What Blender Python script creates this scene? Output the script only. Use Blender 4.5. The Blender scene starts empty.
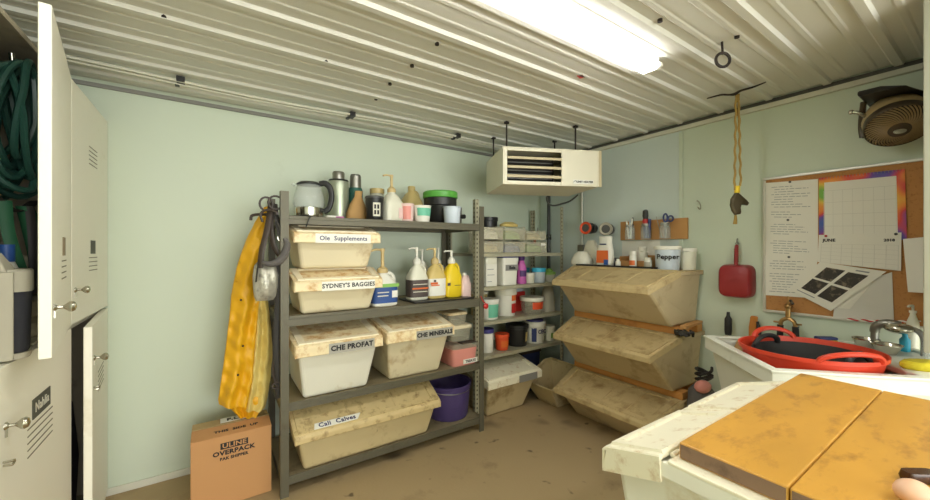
import bpy, bmesh, math, random
from mathutils import Vector, Matrix
random.seed(7)
PI = math.pi
SC = bpy.context.scene
COL = SC.collection

# ------------------------------------------------------------------ camera
H = 1.5
F = 373.5
TH = math.radians(34.0)
CY = 249.0
CX = 465.0
ST, CT = math.sin(TH), math.cos(TH)

def ray(px, py):
    u = (px - CX) / F
    w = (CY - py) / F
    return Vector((ST + u * CT, CT - u * ST, w))

def at_z(px, py, z):
    r = ray(px, py); k = (z - H) / r.z
    return Vector((r.x * k, r.y * k, z))

def at_y(px, py, y):
    r = ray(px, py); k = y / r.y
    return Vector((r.x * k, y, H + r.z * k))

def at_x(px, py, x):
    r = ray(px, py); k = x / r.x
    return Vector((x, r.y * k, H + r.z * k))

def radius(p, wpx):
    """half width of something wpx pixels wide standing at p"""
    t = p.x * ST + p.y * CT
    u = (p.x * CT - p.y * ST) / t
    return wpx / 2 * t / F / math.sqrt(1 + u * u) * (1 if abs(u) < .2 else 1.0)

def fit_y(p0, p1, top, y, z0):
    m = (p0 + p1) / 2
    c = at_y(m, top, y)
    r = radius(c, p1 - p0)
    return Vector((c.x, y, z0)), r, c.z - z0

def fit_x(p0, p1, top, x, z0):
    m = (p0 + p1) / 2
    c = at_x(m, top, x)
    r = radius(c, p1 - p0)
    return Vector((x, c.y, z0)), r, c.z - z0

# ------------------------------------------------------------------ materials
def srgb(c):
    o = []
    for v in c[:3]:
        v = v / 255.0
        o.append(v / 12.92 if v <= .04045 else ((v + .055) / 1.055) ** 2.4)
    return (o[0], o[1], o[2], 1.0)

def mat(name, col, rough=.5, metal=0.0, dirt=None, amount=.5, scale=6.0, bump=0.0, bscale=40.0, trans=0.0, ior=1.2, vary=.0, spec=.5, stretch=(1, 1, 1), alpha=None):
    m = bpy.data.materials.new(name)
    m.use_nodes = True
    nt = m.node_tree; N = nt.nodes; L = nt.links
    b = N['Principled BSDF']
    b.inputs['Roughness'].default_value = rough
    b.inputs['Metallic'].default_value = metal
    b.inputs['Specular IOR Level'].default_value = spec
    if trans:
        b.inputs['Transmission Weight'].default_value = trans
        b.inputs['IOR'].default_value = ior
    if alpha is not None:
        b.inputs['Alpha'].default_value = alpha
    base = srgb(col)
    b.inputs['Base Color'].default_value = base
    tc = N.new('ShaderNodeTexCoord')
    src = None
    if dirt or bump or vary:
        mp = N.new('ShaderNodeMapping')
        mp.inputs['Scale'].default_value = stretch
        oi = N.new('ShaderNodeObjectInfo')
        ml = N.new('ShaderNodeMath'); ml.operation = 'MULTIPLY'; ml.inputs[1].default_value = 37.0
        L.new(oi.outputs['Random'], ml.inputs[0])
        L.new(ml.outputs[0], mp.inputs['Location'])
        L.new(tc.outputs['Object'], mp.inputs['Vector'])
        src = mp.outputs['Vector']
    color = None
    if vary:
        n = N.new('ShaderNodeTexNoise'); n.inputs['Scale'].default_value = scale * .4; n.inputs['Detail'].default_value = 3
        L.new(src, n.inputs['Vector'])
        mx = N.new('ShaderNodeMix'); mx.data_type = 'RGBA'
        mx.inputs['A'].default_value = tuple(v * (1 - vary) for v in base[:3]) + (1,)
        mx.inputs['B'].default_value = tuple(min(1, v * (1 + vary)) for v in base[:3]) + (1,)
        L.new(n.outputs['Fac'], mx.inputs['Factor'])
        color = mx.outputs['Result']
    if dirt:
        n = N.new('ShaderNodeTexNoise'); n.inputs['Scale'].default_value = scale
        n.inputs['Detail'].default_value = 8; n.inputs['Roughness'].default_value = .65
        L.new(src, n.inputs['Vector'])
        r = N.new('ShaderNodeValToRGB')
        lo = .72 - .34 * amount
        r.color_ramp.elements[0].position = lo
        r.color_ramp.elements[1].position = min(.98, lo + .22)
        L.new(n.outputs['Fac'], r.inputs['Fac'])
        mx = N.new('ShaderNodeMix'); mx.data_type = 'RGBA'
        if color: L.new(color, mx.inputs['A'])
        else: mx.inputs['A'].default_value = base
        mx.inputs['B'].default_value = srgb(dirt)
        L.new(r.outputs['Color'], mx.inputs['Factor'])
        color = mx.outputs['Result']
    if color:
        L.new(color, b.inputs['Base Color'])
    if bump:
        n = N.new('ShaderNodeTexNoise'); n.inputs['Scale'].default_value = bscale; n.inputs['Detail'].default_value = 4
        L.new(src, n.inputs['Vector'])
        bp = N.new('ShaderNodeBump'); bp.inputs['Strength'].default_value = bump; bp.inputs['Distance'].default_value = .01
        L.new(n.outputs['Fac'], bp.inputs['Height'])
        L.new(bp.outputs['Normal'], b.inputs['Normal'])
    return m

def emis(name, col, strength):
    m = bpy.data.materials.new(name); m.use_nodes = True
    N = m.node_tree.nodes
    b = N['Principled BSDF']
    b.inputs['Base Color'].default_value = (.8, .8, .8, 1)
    b.inputs['Emission Color'].default_value = (*col, 1)
    b.inputs['Emission Strength'].default_value = strength
    return m

M = {}
def dm(k, *a, **kw):
    M[k] = mat(k, *a, **kw)

WARM = (0.0, 0.0, 0.0)
dm('wall_paint', (206, 216, 197), .55, dirt=(187, 194, 172), amount=.25, scale=1.6, vary=.03, bump=.03, bscale=20)
dm('wall_paint_cool_light', (206, 217, 212), .55, vary=.03, scale=2)  # cool daylight on this stretch of wall, painted in as a bluish tint
dm('ceiling_metal', (218, 217, 208), .38, metal=0.0, dirt=(190, 183, 164), amount=.22, scale=2.2, stretch=(.3, 2, 1))
dm('trim_white', (214, 212, 196), .5, dirt=(150, 135, 105), amount=.25, scale=5)
dm('trim_dark', (95, 92, 85), .6)
dm('concrete', (172, 150, 112), .75, dirt=(118, 98, 70), amount=.42, scale=2.6, vary=.12, bump=.12, bscale=60)
dm('locker_white', (242, 238, 222), .45, dirt=(208, 196, 164), amount=.3, scale=2.5, vary=.02)
dm('locker_edge', (236, 231, 212), .45, dirt=(190, 172, 135), amount=.25, scale=4)
dm('locker_inside', (176, 166, 142), .7, dirt=(90, 80, 60), amount=.4, scale=4)
dm('dark_gap', (40, 35, 28), .8)
dm('nickel', (190, 186, 172), .25, metal=1)
dm('steel', (150, 148, 140), .4, metal=.9)
dm('stainless', (200, 196, 184), .18, metal=1)
dm('slot', (120, 113, 94), .8)
dm('tag_dark', (74, 74, 64), .6)
dm('tag_brown', (140, 120, 90), .6)
dm('white_ink', (225, 222, 205), .6)
dm('black_ink', (28, 28, 30), .6)
dm('purple_ink', (42, 38, 90), .6)
dm('grey_ink', (150, 150, 152), .7)
dm('rack_steel', (100, 96, 80), .5, metal=.25, dirt=(82, 70, 52), amount=.4, scale=9)
dm('rack_board', (140, 128, 100), .6, dirt=(88, 74, 52), amount=.5, scale=8)
dm('pale_steel', (176, 172, 148), .45, metal=.2, dirt=(125, 112, 84), amount=.35, scale=7)
dm('bin_cream', (224, 212, 180), .45, dirt=(168, 138, 90), amount=.55, scale=5, vary=.12)
dm('bin_white', (232, 230, 216), .42, dirt=(192, 172, 128), amount=.42, scale=5, vary=.06)
dm('bin_tan', (204, 186, 144), .5, dirt=(142, 112, 70), amount=.58, scale=5, vary=.12)
dm('bin_old', (200, 181, 144), .5, dirt=(150, 120, 82), amount=.58, scale=4.5, vary=.18)
dm('lid_cream', (236, 218, 176), .5, dirt=(196, 148, 86), amount=.75, scale=16, vary=.08)
dm('lid_clean', (240, 228, 198), .5, dirt=(206, 170, 112), amount=.45, scale=20, vary=.05)
dm('lid_tan', (208, 186, 136), .5, dirt=(136, 104, 62), amount=.58, scale=20, vary=.12)
dm('lid_old', (196, 174, 128), .55, dirt=(152, 124, 82), amount=.66, scale=9, vary=.14)
dm('lid_white', (240, 234, 210), .45, dirt=(190, 156, 102), amount=.5, scale=16, vary=.04)
dm('plank', (208, 146, 78), .55, dirt=(164, 108, 56), amount=.45, scale=5, stretch=(1, 1, 1), vary=.12)
dm('board_yellow', (200, 148, 60), .42, dirt=(150, 104, 44), amount=.58, scale=10, vary=.22, stretch=(.7, 1.6, 1), bump=.04, bscale=30)
dm('board_edge', (134, 106, 84), .75, dirt=(92, 70, 56), amount=.5, scale=14)
dm('tub_white', (226, 228, 216), .4, dirt=(188, 184, 160), amount=.3, scale=5)
dm('red_rubber', (208, 62, 36), .42, vary=.06, scale=6)
dm('black_rubber', (34, 32, 32), .6)
dm('purple', (80, 66, 122), .45, dirt=(54, 42, 88), amount=.4, scale=7)
dm('cardboard', (196, 146, 96), .8, vary=.05, scale=4)
dm('cardboard_pale', (188, 160, 112), .8, vary=.05)
dm('rain_yellow', (226, 170, 22), .5, dirt=(160, 108, 24), amount=.3, scale=9, vary=.08)
dm('rain_lining', (228, 206, 124), .6, dirt=(180, 150, 70), amount=.35, scale=8)
dm('green_hose', (42, 80, 68), .35, vary=.15, scale=20)
dm('green_strap', (36, 92, 60), .6)
dm('strap_black', (46, 42, 38), .6)
dm('leather_dark', (62, 50, 42), .5)
dm('grey_fabric', (96, 92, 90), .75, vary=.1)
dm('grey_pale', (176, 170, 152), .8, vary=.06)
dm('navy_cloth', (46, 46, 52), .85)
dm('silver_bag', (178, 174, 160), .3, metal=.4, dirt=(80, 78, 80), amount=.55, scale=22, bump=.5, bscale=50)
dm('white_plastic', (232, 230, 218), .4, vary=.03)
dm('milky', (226, 224, 206), .35, vary=.05)
dm('ivory_pump', (206, 182, 128), .45)
dm('tan_liquid', (186, 166, 110), .35)
dm('amber', (214, 190, 120), .35)
dm('yellow_plastic', (240, 208, 40), .38)
dm('blue_label', (50, 84, 150), .5)
dm('green_label', (140, 190, 96), .5)
dm('dark_label', (84, 72, 68), .5)
dm('orange_label', (226, 110, 50), .5)
dm('white_label', (238, 236, 226), .6)
dm('grey_tape', (170, 166, 154), .5)
dm('pink', (228, 150, 140), .5)
dm('pink_pale', (236, 206, 200), .5)
dm('magenta', (196, 96, 170), .5)
dm('violet', (84, 50, 110), .45)
dm('teal', (70, 160, 176), .4)
dm('teal_label', (110, 190, 160), .5)
dm('aqua', (60, 178, 214), .35)
dm('ice_blue', (202, 213, 224), .35)
dm('lid_blue', (64, 60, 130), .4)
dm('lid_green', (92, 170, 70), .4)
dm('lime', (128, 170, 84), .45)
dm('clear', (236, 234, 216), .12, alpha=.45)
dm('clear_box', (226, 220, 196), .2, alpha=.3)
dm('glass', (226, 232, 226), .05, alpha=.2)
dm('black_plastic', (34, 34, 34), .4)
dm('dark_grey', (76, 76, 74), .5)
dm('mid_grey', (140, 138, 132), .5)
dm('thermos_silver', (172, 180, 158), .32, metal=.55)
dm('thermos_green', (42, 92, 82), .4)
dm('paper_bag', (186, 146, 92), .8, bump=.4, bscale=30)
dm('white_bag', (226, 222, 206), .5, bump=.6, bscale=28)
dm('orange_red', (222, 82, 42), .4)
dm('orange', (224, 108, 44), .5)
dm('red', (190, 44, 40), .4)
dm('tag_red', (206, 60, 66), .5)
dm('scoop_red', (150, 38, 42), .38, vary=.05)
dm('blue', (52, 92, 160), .45)
dm('navy', (48, 60, 110), .45)
dm('yellow_sponge', (204, 186, 40), .9, bump=.5, bscale=60)
dm('heater_paint', (230, 224, 202), .45, dirt=(198, 180, 136), amount=.3, scale=4)
dm('louver', (196, 182, 146), .45)
dm('cork', (186, 132, 78), .9, dirt=(142, 92, 48), amount=.5, scale=60, vary=.08)
dm('alu', (206, 204, 194), .4, metal=.5)
dm('grid_pale', (206, 203, 194), .8)
dm('paper', (234, 231, 220), .8)
dm('paper_grey', (216, 213, 204), .8, bump=.3, bscale=20)
dm('photo_dark', (52, 46, 42), .5, dirt=(150, 134, 110), amount=.6, scale=26)
dm('rope_gold', (166, 136, 72), .9, bump=.6, bscale=80)
dm('bronze', (84, 74, 54), .45, metal=.5)
dm('fan_dark', (78, 66, 50), .4, metal=.2)
dm('fan_tan', (172, 148, 104), .45)
dm('fan_vane', (150, 126, 88), .4)
dm('partition_paint', (172, 172, 156), .5)
dm('brass', (176, 140, 90), .35, metal=.9)
dm('iron', (44, 36, 32), .6, metal=.4)
dm('wood_tan', (190, 140, 84), .65, vary=.1)
dm('brush_orange', (190, 120, 48), .6)
dm('pink_wood', (224, 180, 150), .5)
dm('brown_glossy', (66, 38, 22), .25)
dm('white_towel', (190, 184, 160), .9, bump=.5, bscale=50)

# colourful print of the wall calendar (diagonal bands of paint)
def calendar_print():
    m = bpy.data.materials.new('calendar_print'); m.use_nodes = True
    nt = m.node_tree; N = nt.nodes; L = nt.links; b = N['Principled BSDF']
    b.inputs['Roughness'].default_value = .5
    tc = N.new('ShaderNodeTexCoord'); n = N.new('ShaderNodeTexNoise'); n.inputs['Scale'].default_value = 5; n.inputs['Detail'].default_value = 1
    L.new(tc.outputs['Object'], n.inputs['Vector'])
    r = N.new('ShaderNodeValToRGB'); e = r.color_ramp.elements
    cols = [(.30, (60, 90, 170)), (.40, (110, 70, 160)), (.47, (214, 60, 50)), (.53, (232, 140, 40)), (.60, (226, 190, 60)), (.68, (120, 180, 60))]
    e[0].position = cols[0][0]; e[0].color = srgb(cols[0][1]); e[1].position = cols[-1][0]; e[1].color = srgb(cols[-1][1])
    for p, c in cols[1:-1]:
        q = e.new(p); q.color = srgb(c)
    L.new(n.outputs['Fac'], r.inputs['Fac']); L.new(r.outputs['Color'], b.inputs['Base Color'])
    return m
M['calendar_print'] = calendar_print()

# ------------------------------------------------------------------ mesh builder
class MB:
    def __init__(s): s.bm = bmesh.new()
    def ring_faces(s, a, b):
        n = len(a)
        for i in range(n):
            try: s.bm.faces.new((a[i], a[(i + 1) % n], b[(i + 1) % n], b[i]))
            except ValueError: pass
    def loft(s, rings, cap0=True, cap1=True, mtx=None):
        vs = [[s.bm.verts.new((mtx @ Vector(p)) if mtx else p) for p in r] for r in rings]
        for a, b in zip(vs, vs[1:]): s.ring_faces(a, b)
        if cap0: s.bm.faces.new(vs[0][::-1])
        if cap1: s.bm.faces.new(vs[-1])
        return s
    def box(s, x0, x1, y0, y1, z0, z1, mtx=None):
        return s.loft([[(x0, y0, z0), (x1, y0, z0), (x1, y1, z0), (x0, y1, z0)], [(x0, y0, z1), (x1, y0, z1), (x1, y1, z1), (x0, y1, z1)]], mtx=mtx)
    def prism(s, poly, axis, a, b, mtx=None):
        def P(u, v, w):
            return (w, u, v) if axis == 'x' else ((u, w, v) if axis == 'y' else (u, v, w))
        return s.loft([[P(u, v, a) for u, v in poly], [P(u, v, b) for u, v in poly]], mtx=mtx)
    def lathe(s, prof, cx=0, cy=0, seg=24, sx=1, sy=1, cap0=True, cap1=True, mtx=None):
        rings = [[(cx + r * sx * math.cos(2 * PI * i / seg), cy + r * sy * math.sin(2 * PI * i / seg), z) for i in range(seg)] for r, z in prof]
        return s.loft(rings, cap0, cap1, mtx)
    def cyl(s, r, z0, z1, cx=0, cy=0, seg=20, r1=None, mtx=None):
        return s.lathe([(r, z0), (r if r1 is None else r1, z1)], cx, cy, seg, mtx=mtx)
    def rod(s, p, q, r, seg=10, r1=None):
        p = Vector(p); q = Vector(q); d = q - p
        m = Matrix.Translation(p) @ d.to_track_quat('Z', 'Y').to_matrix().to_4x4()
        return s.lathe([(r, 0), (r if r1 is None else r1, d.length)], seg=seg, mtx=m)
    def tube(s, pts, r, seg=8, closed=False, flat=1.0):
        pts = [Vector(p) for p in pts]; n = len(pts)
        if not closed and 3 <= n <= 12:          # smooth the path
            q = []; rq = []
            for i in range(n - 1):
                a, b, c, d = pts[max(i - 1, 0)], pts[i], pts[i + 1], pts[min(i + 2, n - 1)]
                for k in range(4):
                    f = k / 4
                    q.append(.5 * (2 * b + (c - a) * f + (2 * a - 5 * b + 4 * c - d) * f * f + (3 * b - a - 3 * c + d) * f ** 3))
                    if isinstance(r, (list, tuple)): rq.append(r[i] * (1 - f) + r[i + 1] * f)
            q.append(pts[-1])
            if isinstance(r, (list, tuple)): rq.append(r[-1]); r = rq
            pts = q; n = len(pts)
        rings = []; up = Vector((0, 0, 1)); prev = None
        for i, p in enumerate(pts):
            if closed: t = pts[(i + 1) % n] - pts[i - 1]
            else: t = pts[min(i + 1, n - 1)] - pts[max(i - 1, 0)]
            t.normalize()
            if prev is None:
                a = t.cross(up)
                if a.length < .05: a = t.cross(Vector((0, 1, 0)))
            else:
                a = prev - t * prev.dot(t)
                if a.length < .01: a = t.cross(up)
            a.normalize(); b = t.cross(a); prev = a
            rr = r[i] if isinstance(r, (list, tuple)) else r
            rings.append([tuple(p + a * rr * math.cos(2 * PI * k / seg) + b * rr * flat * math.sin(2 * PI * k / seg)) for k in range(seg)])
        if closed:
            vs = [[s.bm.verts.new(q) for q in R] for R in rings]
            for i in range(n):
                A = vs[i]; B = vs[(i + 1) % n]
                if i == n - 1:
                    best = min(range(seg), key=lambda k: sum((A[j].co - B[(j + k) % seg].co).length for j in range(seg)))
                    B = B[best:] + B[:best]
                s.ring_faces(A, B)
        else:
            s.loft(rings)
        return s
    def sphere(s, c, r, seg=16, sx=1, sy=1, sz=1, mtx=None):
        n = seg // 2
        pr = [(max(1e-4, math.sin(PI * i / n)) * r, c[2] - math.cos(PI * i / n) * r * sz) for i in range(n + 1)]
        return s.lathe(pr, c[0], c[1], seg, sx, sy, mtx=mtx)
    def build(s, name, m, parent=None, bevel=0.0, smooth=False, loc=None, solid=0.0, seg=2, label=None, subdiv=0):
        bmesh.ops.recalc_face_normals(s.bm, faces=s.bm.faces)
        me = bpy.data.meshes.new(name); s.bm.to_mesh(me); s.bm.free()
        me.materials.append(M[m] if isinstance(m, str) else m)
        if smooth:
            for p in me.polygons: p.use_smooth = True
            try: me.set_sharp_from_angle(angle=math.radians(38))
            except Exception: pass
        o = bpy.data.objects.new(name, me); COL.objects.link(o)
        if parent is not None: o.parent = parent
        if loc is not None: o.location = loc
        if solid:
            k = o.modifiers.new('thickness', 'SOLIDIFY'); k.thickness = solid; k.offset = 0
        if bevel:
            k = o.modifiers.new('edges', 'BEVEL'); k.width = bevel; k.segments = seg; k.limit_method = 'ANGLE'; k.angle_limit = math.radians(35)
            k.harden_normals = False
        if subdiv:
            k = o.modifiers.new('smooth', 'SUBSURF'); k.levels = subdiv; k.render_levels = subdiv
        if label: o['label'] = label
        return o

def sq(a, b, z, p=4.0, n=28, cx=0, cy=0):
    """ring of a rounded rectangle with half sizes a, b"""
    out = []
    for i in range(n):
        t = 2 * PI * i / n
        c, s_ = math.cos(t), math.sin(t)
        out.append((cx + a * math.copysign(abs(c) ** (2 / p), c), cy + b * math.copysign(abs(s_) ** (2 / p), s_), z))
    return out

def thing(name, label, cat, loc=(0, 0, 0), rz=0.0, group=None):
    o = bpy.data.objects.new(name, None); COL.objects.link(o)
    o.empty_display_size = .05
    o.location = loc; o.rotation_euler = (0, 0, rz)
    o['label'] = label; o['category'] = cat
    if group: o['group'] = group
    return o

def tag(o, label, cat, group=None, loc=None, rz=None):
    o['label'] = label; o['category'] = cat
    if group: o['group'] = group
    if loc is not None: o.location = loc
    if rz is not None: o.rotation_euler = (0, 0, rz)
    return o

def struct(o):
    o['kind'] = 'structure'
    return o

def dup(root, loc, rz, label, group=None):
    r = root.copy(); COL.objects.link(r); r.location = loc; r.rotation_euler = (0, 0, rz); r['label'] = label
    if group: r['group'] = group
    def rec(a, b):
        for ch in list(a.children):
            c = ch.copy(); COL.objects.link(c); c.parent = b
            rec(ch, c)
    rec(root, r)
    return r

def text(body, size, m, parent, loc, rot=(PI / 2, 0, 0), name='lettering', sx=1.0, align='CENTER', bold=0.0, shear=0.0):
    c = bpy.data.curves.new(name, 'FONT'); c.body = body; c.size = size; c.align_x = align; c.align_y = 'CENTER'
    c.extrude = .0006; c.offset = bold; c.shear = shear; c.resolution_u = 2; c.space_character = 1.05
    t = bpy.data.objects.new(name, c); COL.objects.link(t)
    bpy.context.view_layer.update()
    me = bpy.data.meshes.new_from_object(t.evaluated_get(bpy.context.evaluated_depsgraph_get()))
    bpy.data.objects.remove(t); bpy.data.curves.remove(c)
    me.materials.clear(); me.materials.append(M[m])
    o = bpy.data.objects.new(name, me); COL.objects.link(o)
    o.parent = parent; o.location = loc; o.rotation_euler = rot; o.scale = (sx, 1, 1)
    return o

def arc_label(r, z0, z1, a0, a1, seg=14, e=.001, r1=None):
    """a label wrapped on a round container: angles in degrees, -90 faces local -y"""
    b = MB(); r1 = r if r1 is None else r1
    pts = [math.radians(a0 + (a1 - a0) * i / seg) for i in range(seg + 1)]
    rings = []
    for rr, z in ((r + e, z0), (r1 + e, z1)):
        rings.append([(rr * math.cos(a), rr * math.sin(a), z) for a in pts])
    vs = [[b.bm.verts.new(p) for p in R] for R in rings]
    for i in range(seg): b.bm.faces.new((vs[0][i], vs[0][i + 1], vs[1][i + 1], vs[1][i]))
    return b
# ================================================================== THE SETTING
YB, XR, XL, YF, ZC = 3.10, 3.15, -1.14, -4.2, 2.52

def concrete_marks():
    nt = M['concrete'].node_tree; N = nt.nodes; L = nt.links; b = N['Principled BSDF']
    old = b.inputs['Base Color'].links[0].from_socket
    tc = N.new('ShaderNodeTexCoord')
    for sc, lo, hi, seed in ((8.0, .335, .27, 3.0), (2.3, .60, .72, 9.0)):
        n = N.new('ShaderNodeTexNoise'); n.noise_dimensions = '4D'; n.inputs['W'].default_value = seed
        n.inputs['Scale'].default_value = sc; n.inputs['Detail'].default_value = 2
        L.new(tc.outputs['Object'], n.inputs['Vector'])
        r = N.new('ShaderNodeMapRange'); r.inputs['From Min'].default_value = lo; r.inputs['From Max'].default_value = hi
        r.inputs['To Max'].default_value = .75
        L.new(n.outputs['Fac'], r.inputs['Value'])
        mx = N.new('ShaderNodeMix'); mx.data_type = 'RGBA'
        L.new(r.outputs['Result'], mx.inputs['Factor']); L.new(old, mx.inputs['A']); mx.inputs['B'].default_value = srgb((66, 52, 38))
        old = mx.outputs['Result']
    L.new(old, b.inputs['Base Color'])
concrete_marks()

def perforated():
    m = mat('perforated_steel', (176, 172, 148), .45, metal=.2, dirt=(125, 112, 84), amount=.35, scale=7)
    nt = m.node_tree; N = nt.nodes; L = nt.links; b = N['Principled BSDF']
    old = b.inputs['Base Color'].links[0].from_socket
    tc = N.new('ShaderNodeTexCoord'); sp = N.new('ShaderNodeSeparateXYZ'); L.new(tc.outputs['Object'], sp.inputs[0])
    def mth(op, a, v=None, c=None):
        k = N.new('ShaderNodeMath'); k.operation = op
        for i, q in enumerate((a, v, c)):
            if q is None: continue
            if isinstance(q, (int, float)): k.inputs[i].default_value = q
            else: L.new(q, k.inputs[i])
        return k.outputs[0]
    z = mth('LESS_THAN', mth('FRACT', mth('MULTIPLY', sp.outputs['Z'], 26.0)), .42)
    def band(s): return mth('COMPARE', mth('ABSOLUTE', s), .019, .0055)
    k = mth('MULTIPLY', z, mth('MAXIMUM', band(sp.outputs['X']), band(sp.outputs['Y'])))
    mx = N.new('ShaderNodeMix'); mx.data_type = 'RGBA'
    L.new(k, mx.inputs['Factor']); L.new(old, mx.inputs['A']); mx.inputs['B'].default_value = srgb((50, 46, 38))
    L.new(mx.outputs['Result'], b.inputs['Base Color'])
    return m
M['perforated_steel'] = perforated()

struct(MB().box(XL - .1, XR + .1, YF - .1, YB + .1, -.1, 0).build('floor', 'concrete'))
struct(MB().box(XL - .1, XR + .1, YB, YB + .1, 0, ZC + .06).build('wall_back', 'wall_paint'))
struct(MB().box(XL - .1, XL, YF, YB, 0, ZC + .06).build('wall_left', 'wall_paint'))
wr = struct(MB().box(XR, XR + .1, YF, YB, 0, ZC + .06).build('wall_right', 'wall_paint'))
struct(MB().box(XR - .004, XR, 1.53, YB, 0, ZC - .02).build('wall_right_panel', 'wall_paint_cool_light'))  # carries the painted-in cool light from the corner to the joint
struct(MB().box(XL - .1, XR + .1, YF - .1, YF, 0, ZC + .06).build('wall_front', 'wall_paint'))
# short partition that closes the niche of the tub, hanging over it
struct(MB().box(2.36, XR, .17, .214, 1.085, ZC).build('wall_niche', 'partition_paint', bevel=.004))

# ribbed metal ceiling: ribs run along the back wall
prof = []
y = 3.10
P = .289
y0 = 2.968
ys = []
k = -1
pts = []
while True:
    c = y0 - k * P
    k += 1
    if c < YF - .2: break
    for dy, dz in ((.150, 0), (.106, 0), (.098, -.004), (.080, -.004), (.072, 0), (.027, 0), (.016, -.015), (-.016, -.015), (-.027, 0), (-.072, 0), (-.080, -.004), (-.098, -.004), (-.106, 0)):
        yy = c + dy
        if YF - .05 <= yy <= YB + .02 and (not pts or yy < pts[-1][0] - 1e-4): pts.append((yy, ZC + dz))
b = MB()
poly = pts + [(pts[-1][0], ZC + .03), (pts[0][0], ZC + .03)]
b.prism(poly, 'x', XL - .05, XR - .035)
ceil = struct(b.build('ceiling', 'ceiling_metal'))
struct(MB().box(XL - .1, XR + .1, YF - .1, YB + .1, ZC + .031, ZC + .08).build('ceiling_backing', 'trim_dark'))
for px, py in ((164, 18), (437, 45), (412, 67), (390, 85), (376, 100), (326, 62), (660, 22), (737, 38)):
    p = at_z(px, py, ZC - .012)
    b = MB(); b.lathe([(.011, -.006), (.011, .012)], p.x, p.y, 8); b.bm.verts.ensure_lookup_table()
    for v in b.bm.verts: v.co.z += ZC - .006
    o = b.build('screw', 'iron', ceil)
# trims
struct(MB().box(XL, XR, YB - .018, YB, ZC - .05, ZC - .026).build('trim_1', 'mid_grey', bevel=.003))
struct(MB().box(XR - .03, XR, YF, YB, ZC - .062, ZC - .030).build('trim_2', 'trim_white', bevel=.004))
struct(MB().box(XR - .008, XR, YF, YB, ZC - .030, ZC).build('trim_3', 'trim_dark'))
struct(MB().box(XL, XR, YB - .014, YB, 0, .045).build('baseboard_back', 'trim_white', bevel=.003))
struct(MB().box(XR - .012, XR - .004, 1.515, 1.545, 0, ZC - .075).build('trim_4', 'wall_paint', bevel=.002))

# ------------------------------------------------------------------ ceiling lights
LM = emis('lamp_diffuser', (1.0, .995, .965), 6.4)
def strip_light(cx, cy, ln, label, mlamp, w=.108):
    t = thing('ceiling_light', label, 'light', (cx, cy, ZC - .002))
    MB().prism([(-.05, 0), (.05, 0), (.045, -.03), (-.045, -.03)], 'x', -ln / 2 + .01, ln / 2 - .01).build('housing', 'white_plastic', t)
    ring = [(-w / 2, -.026), (w / 2, -.026), (w / 2, -.042), (w / 2 - .018, -.055), (-w / 2 + .018, -.055), (-w / 2, -.042)]
    MB().prism(ring, 'x', -ln / 2 + .012, ln / 2 - .012).build('diffuser', mlamp, t, bevel=.006)
    for s in (-1, 1):
        MB().prism([(-w / 2 - .003, -.026), (w / 2 + .003, -.026), (w / 2 + .003, -.043), (w / 2 - .016, -.058), (-w / 2 + .016, -.058), (-w / 2 - .003, -.043)], 'x', s * ln / 2 - .012, s * ln / 2 + .012).build('end_cap', 'white_plastic', t, bevel=.003)
    return t
strip_light(.755, 1.117, 2.44, 'lit strip light on the ribbed ceiling in front of the heater', LM)
LM2 = emis('fill_diffuser_rear', (1.0, .995, .965), 7.5)  # added unseen lamp, fills the room with light from behind the camera
strip_light(1.6, -.75, 2.9, 'added unseen fill strip light on the ceiling behind the camera position', LM2)

# two cables clipped along the ceiling
def cable(dy, dz, name_label):
    pts = []
    for i in range(41):
        x = XL + .02 + i * (2.55 - XL) / 40
        pts.append((x, 2.745 + dy + .006 * math.sin(x * 4.1), ZC - .034 + dz - .008 * math.sin(x * 3.0 + 1)))
    return tag(MB().tube(pts, .0085, 6).build('ceiling_cable', 'trim_white', smooth=True), name_label, 'cable', 'cables clipped along the ceiling')
cable(0, 0, 'white electrical cable along the back of the ribbed ceiling, nearer the lamp')
cable(.038, -.004, 'white electrical cable along the back of the ribbed ceiling, nearer the wall')
for (px, py), w in zip(((181, 82), (352, 115), (458, 136)), ('nearest the lockers', 'above the rain coat and rack', 'nearest the heater')):
    p = at_z(px, py, ZC - .03)
    b = MB(); b.box(-.02, .02, -.018, .058, -.032, -.0); b.box(-.03, -.008, .03, .07, -.04, -.005)
    tag(b.build('cable_clip', 'black_plastic', bevel=.003), 'black clip holding the ceiling cables, ' + w, 'clip', 'cable clips on the ceiling', (p.x, 2.745, ZC - .012))
p = at_z(581, 76, ZC)
tag(MB().box(-.022, .022, -.016, .016, -.004, 0).build('paper_tag', 'tag_red'), 'small red tag stuck on the ribbed ceiling', 'tag', None, (p.x, p.y, ZC), .3)

# ================================================================== LOCKERS
def knob(b, x, y, z, s=1.0):
    """door knob pointing to local -y"""
    m = Matrix.Translation((x, y, z)) @ Matrix.Rotation(PI / 2, 4, 'X') @ Matrix.Scale(.74, 4, (0, 0, 1))
    b.lathe([(.013 * s, 0), (.012 * s, .004), (.006 * s, .012), (.005 * s, .028), (.010 * s, .036), (.017 * s, .046), (.019 * s, .056), (.015 * s, .066), (.004, .071)], seg=16, mtx=m)
    b.box(x - .004, x + .004, y - .004, y, z - .035, z + .012)

def vent(parent, x, z, w, n=5, dz=.022):
    b = MB()
    for i in range(n): b.box(x - w / 2, x + w / 2, -.0015, .002, z - i * dz - .002, z - i * dz + .002)
    return b.build('vent_slots', 'slot', parent)

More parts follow.
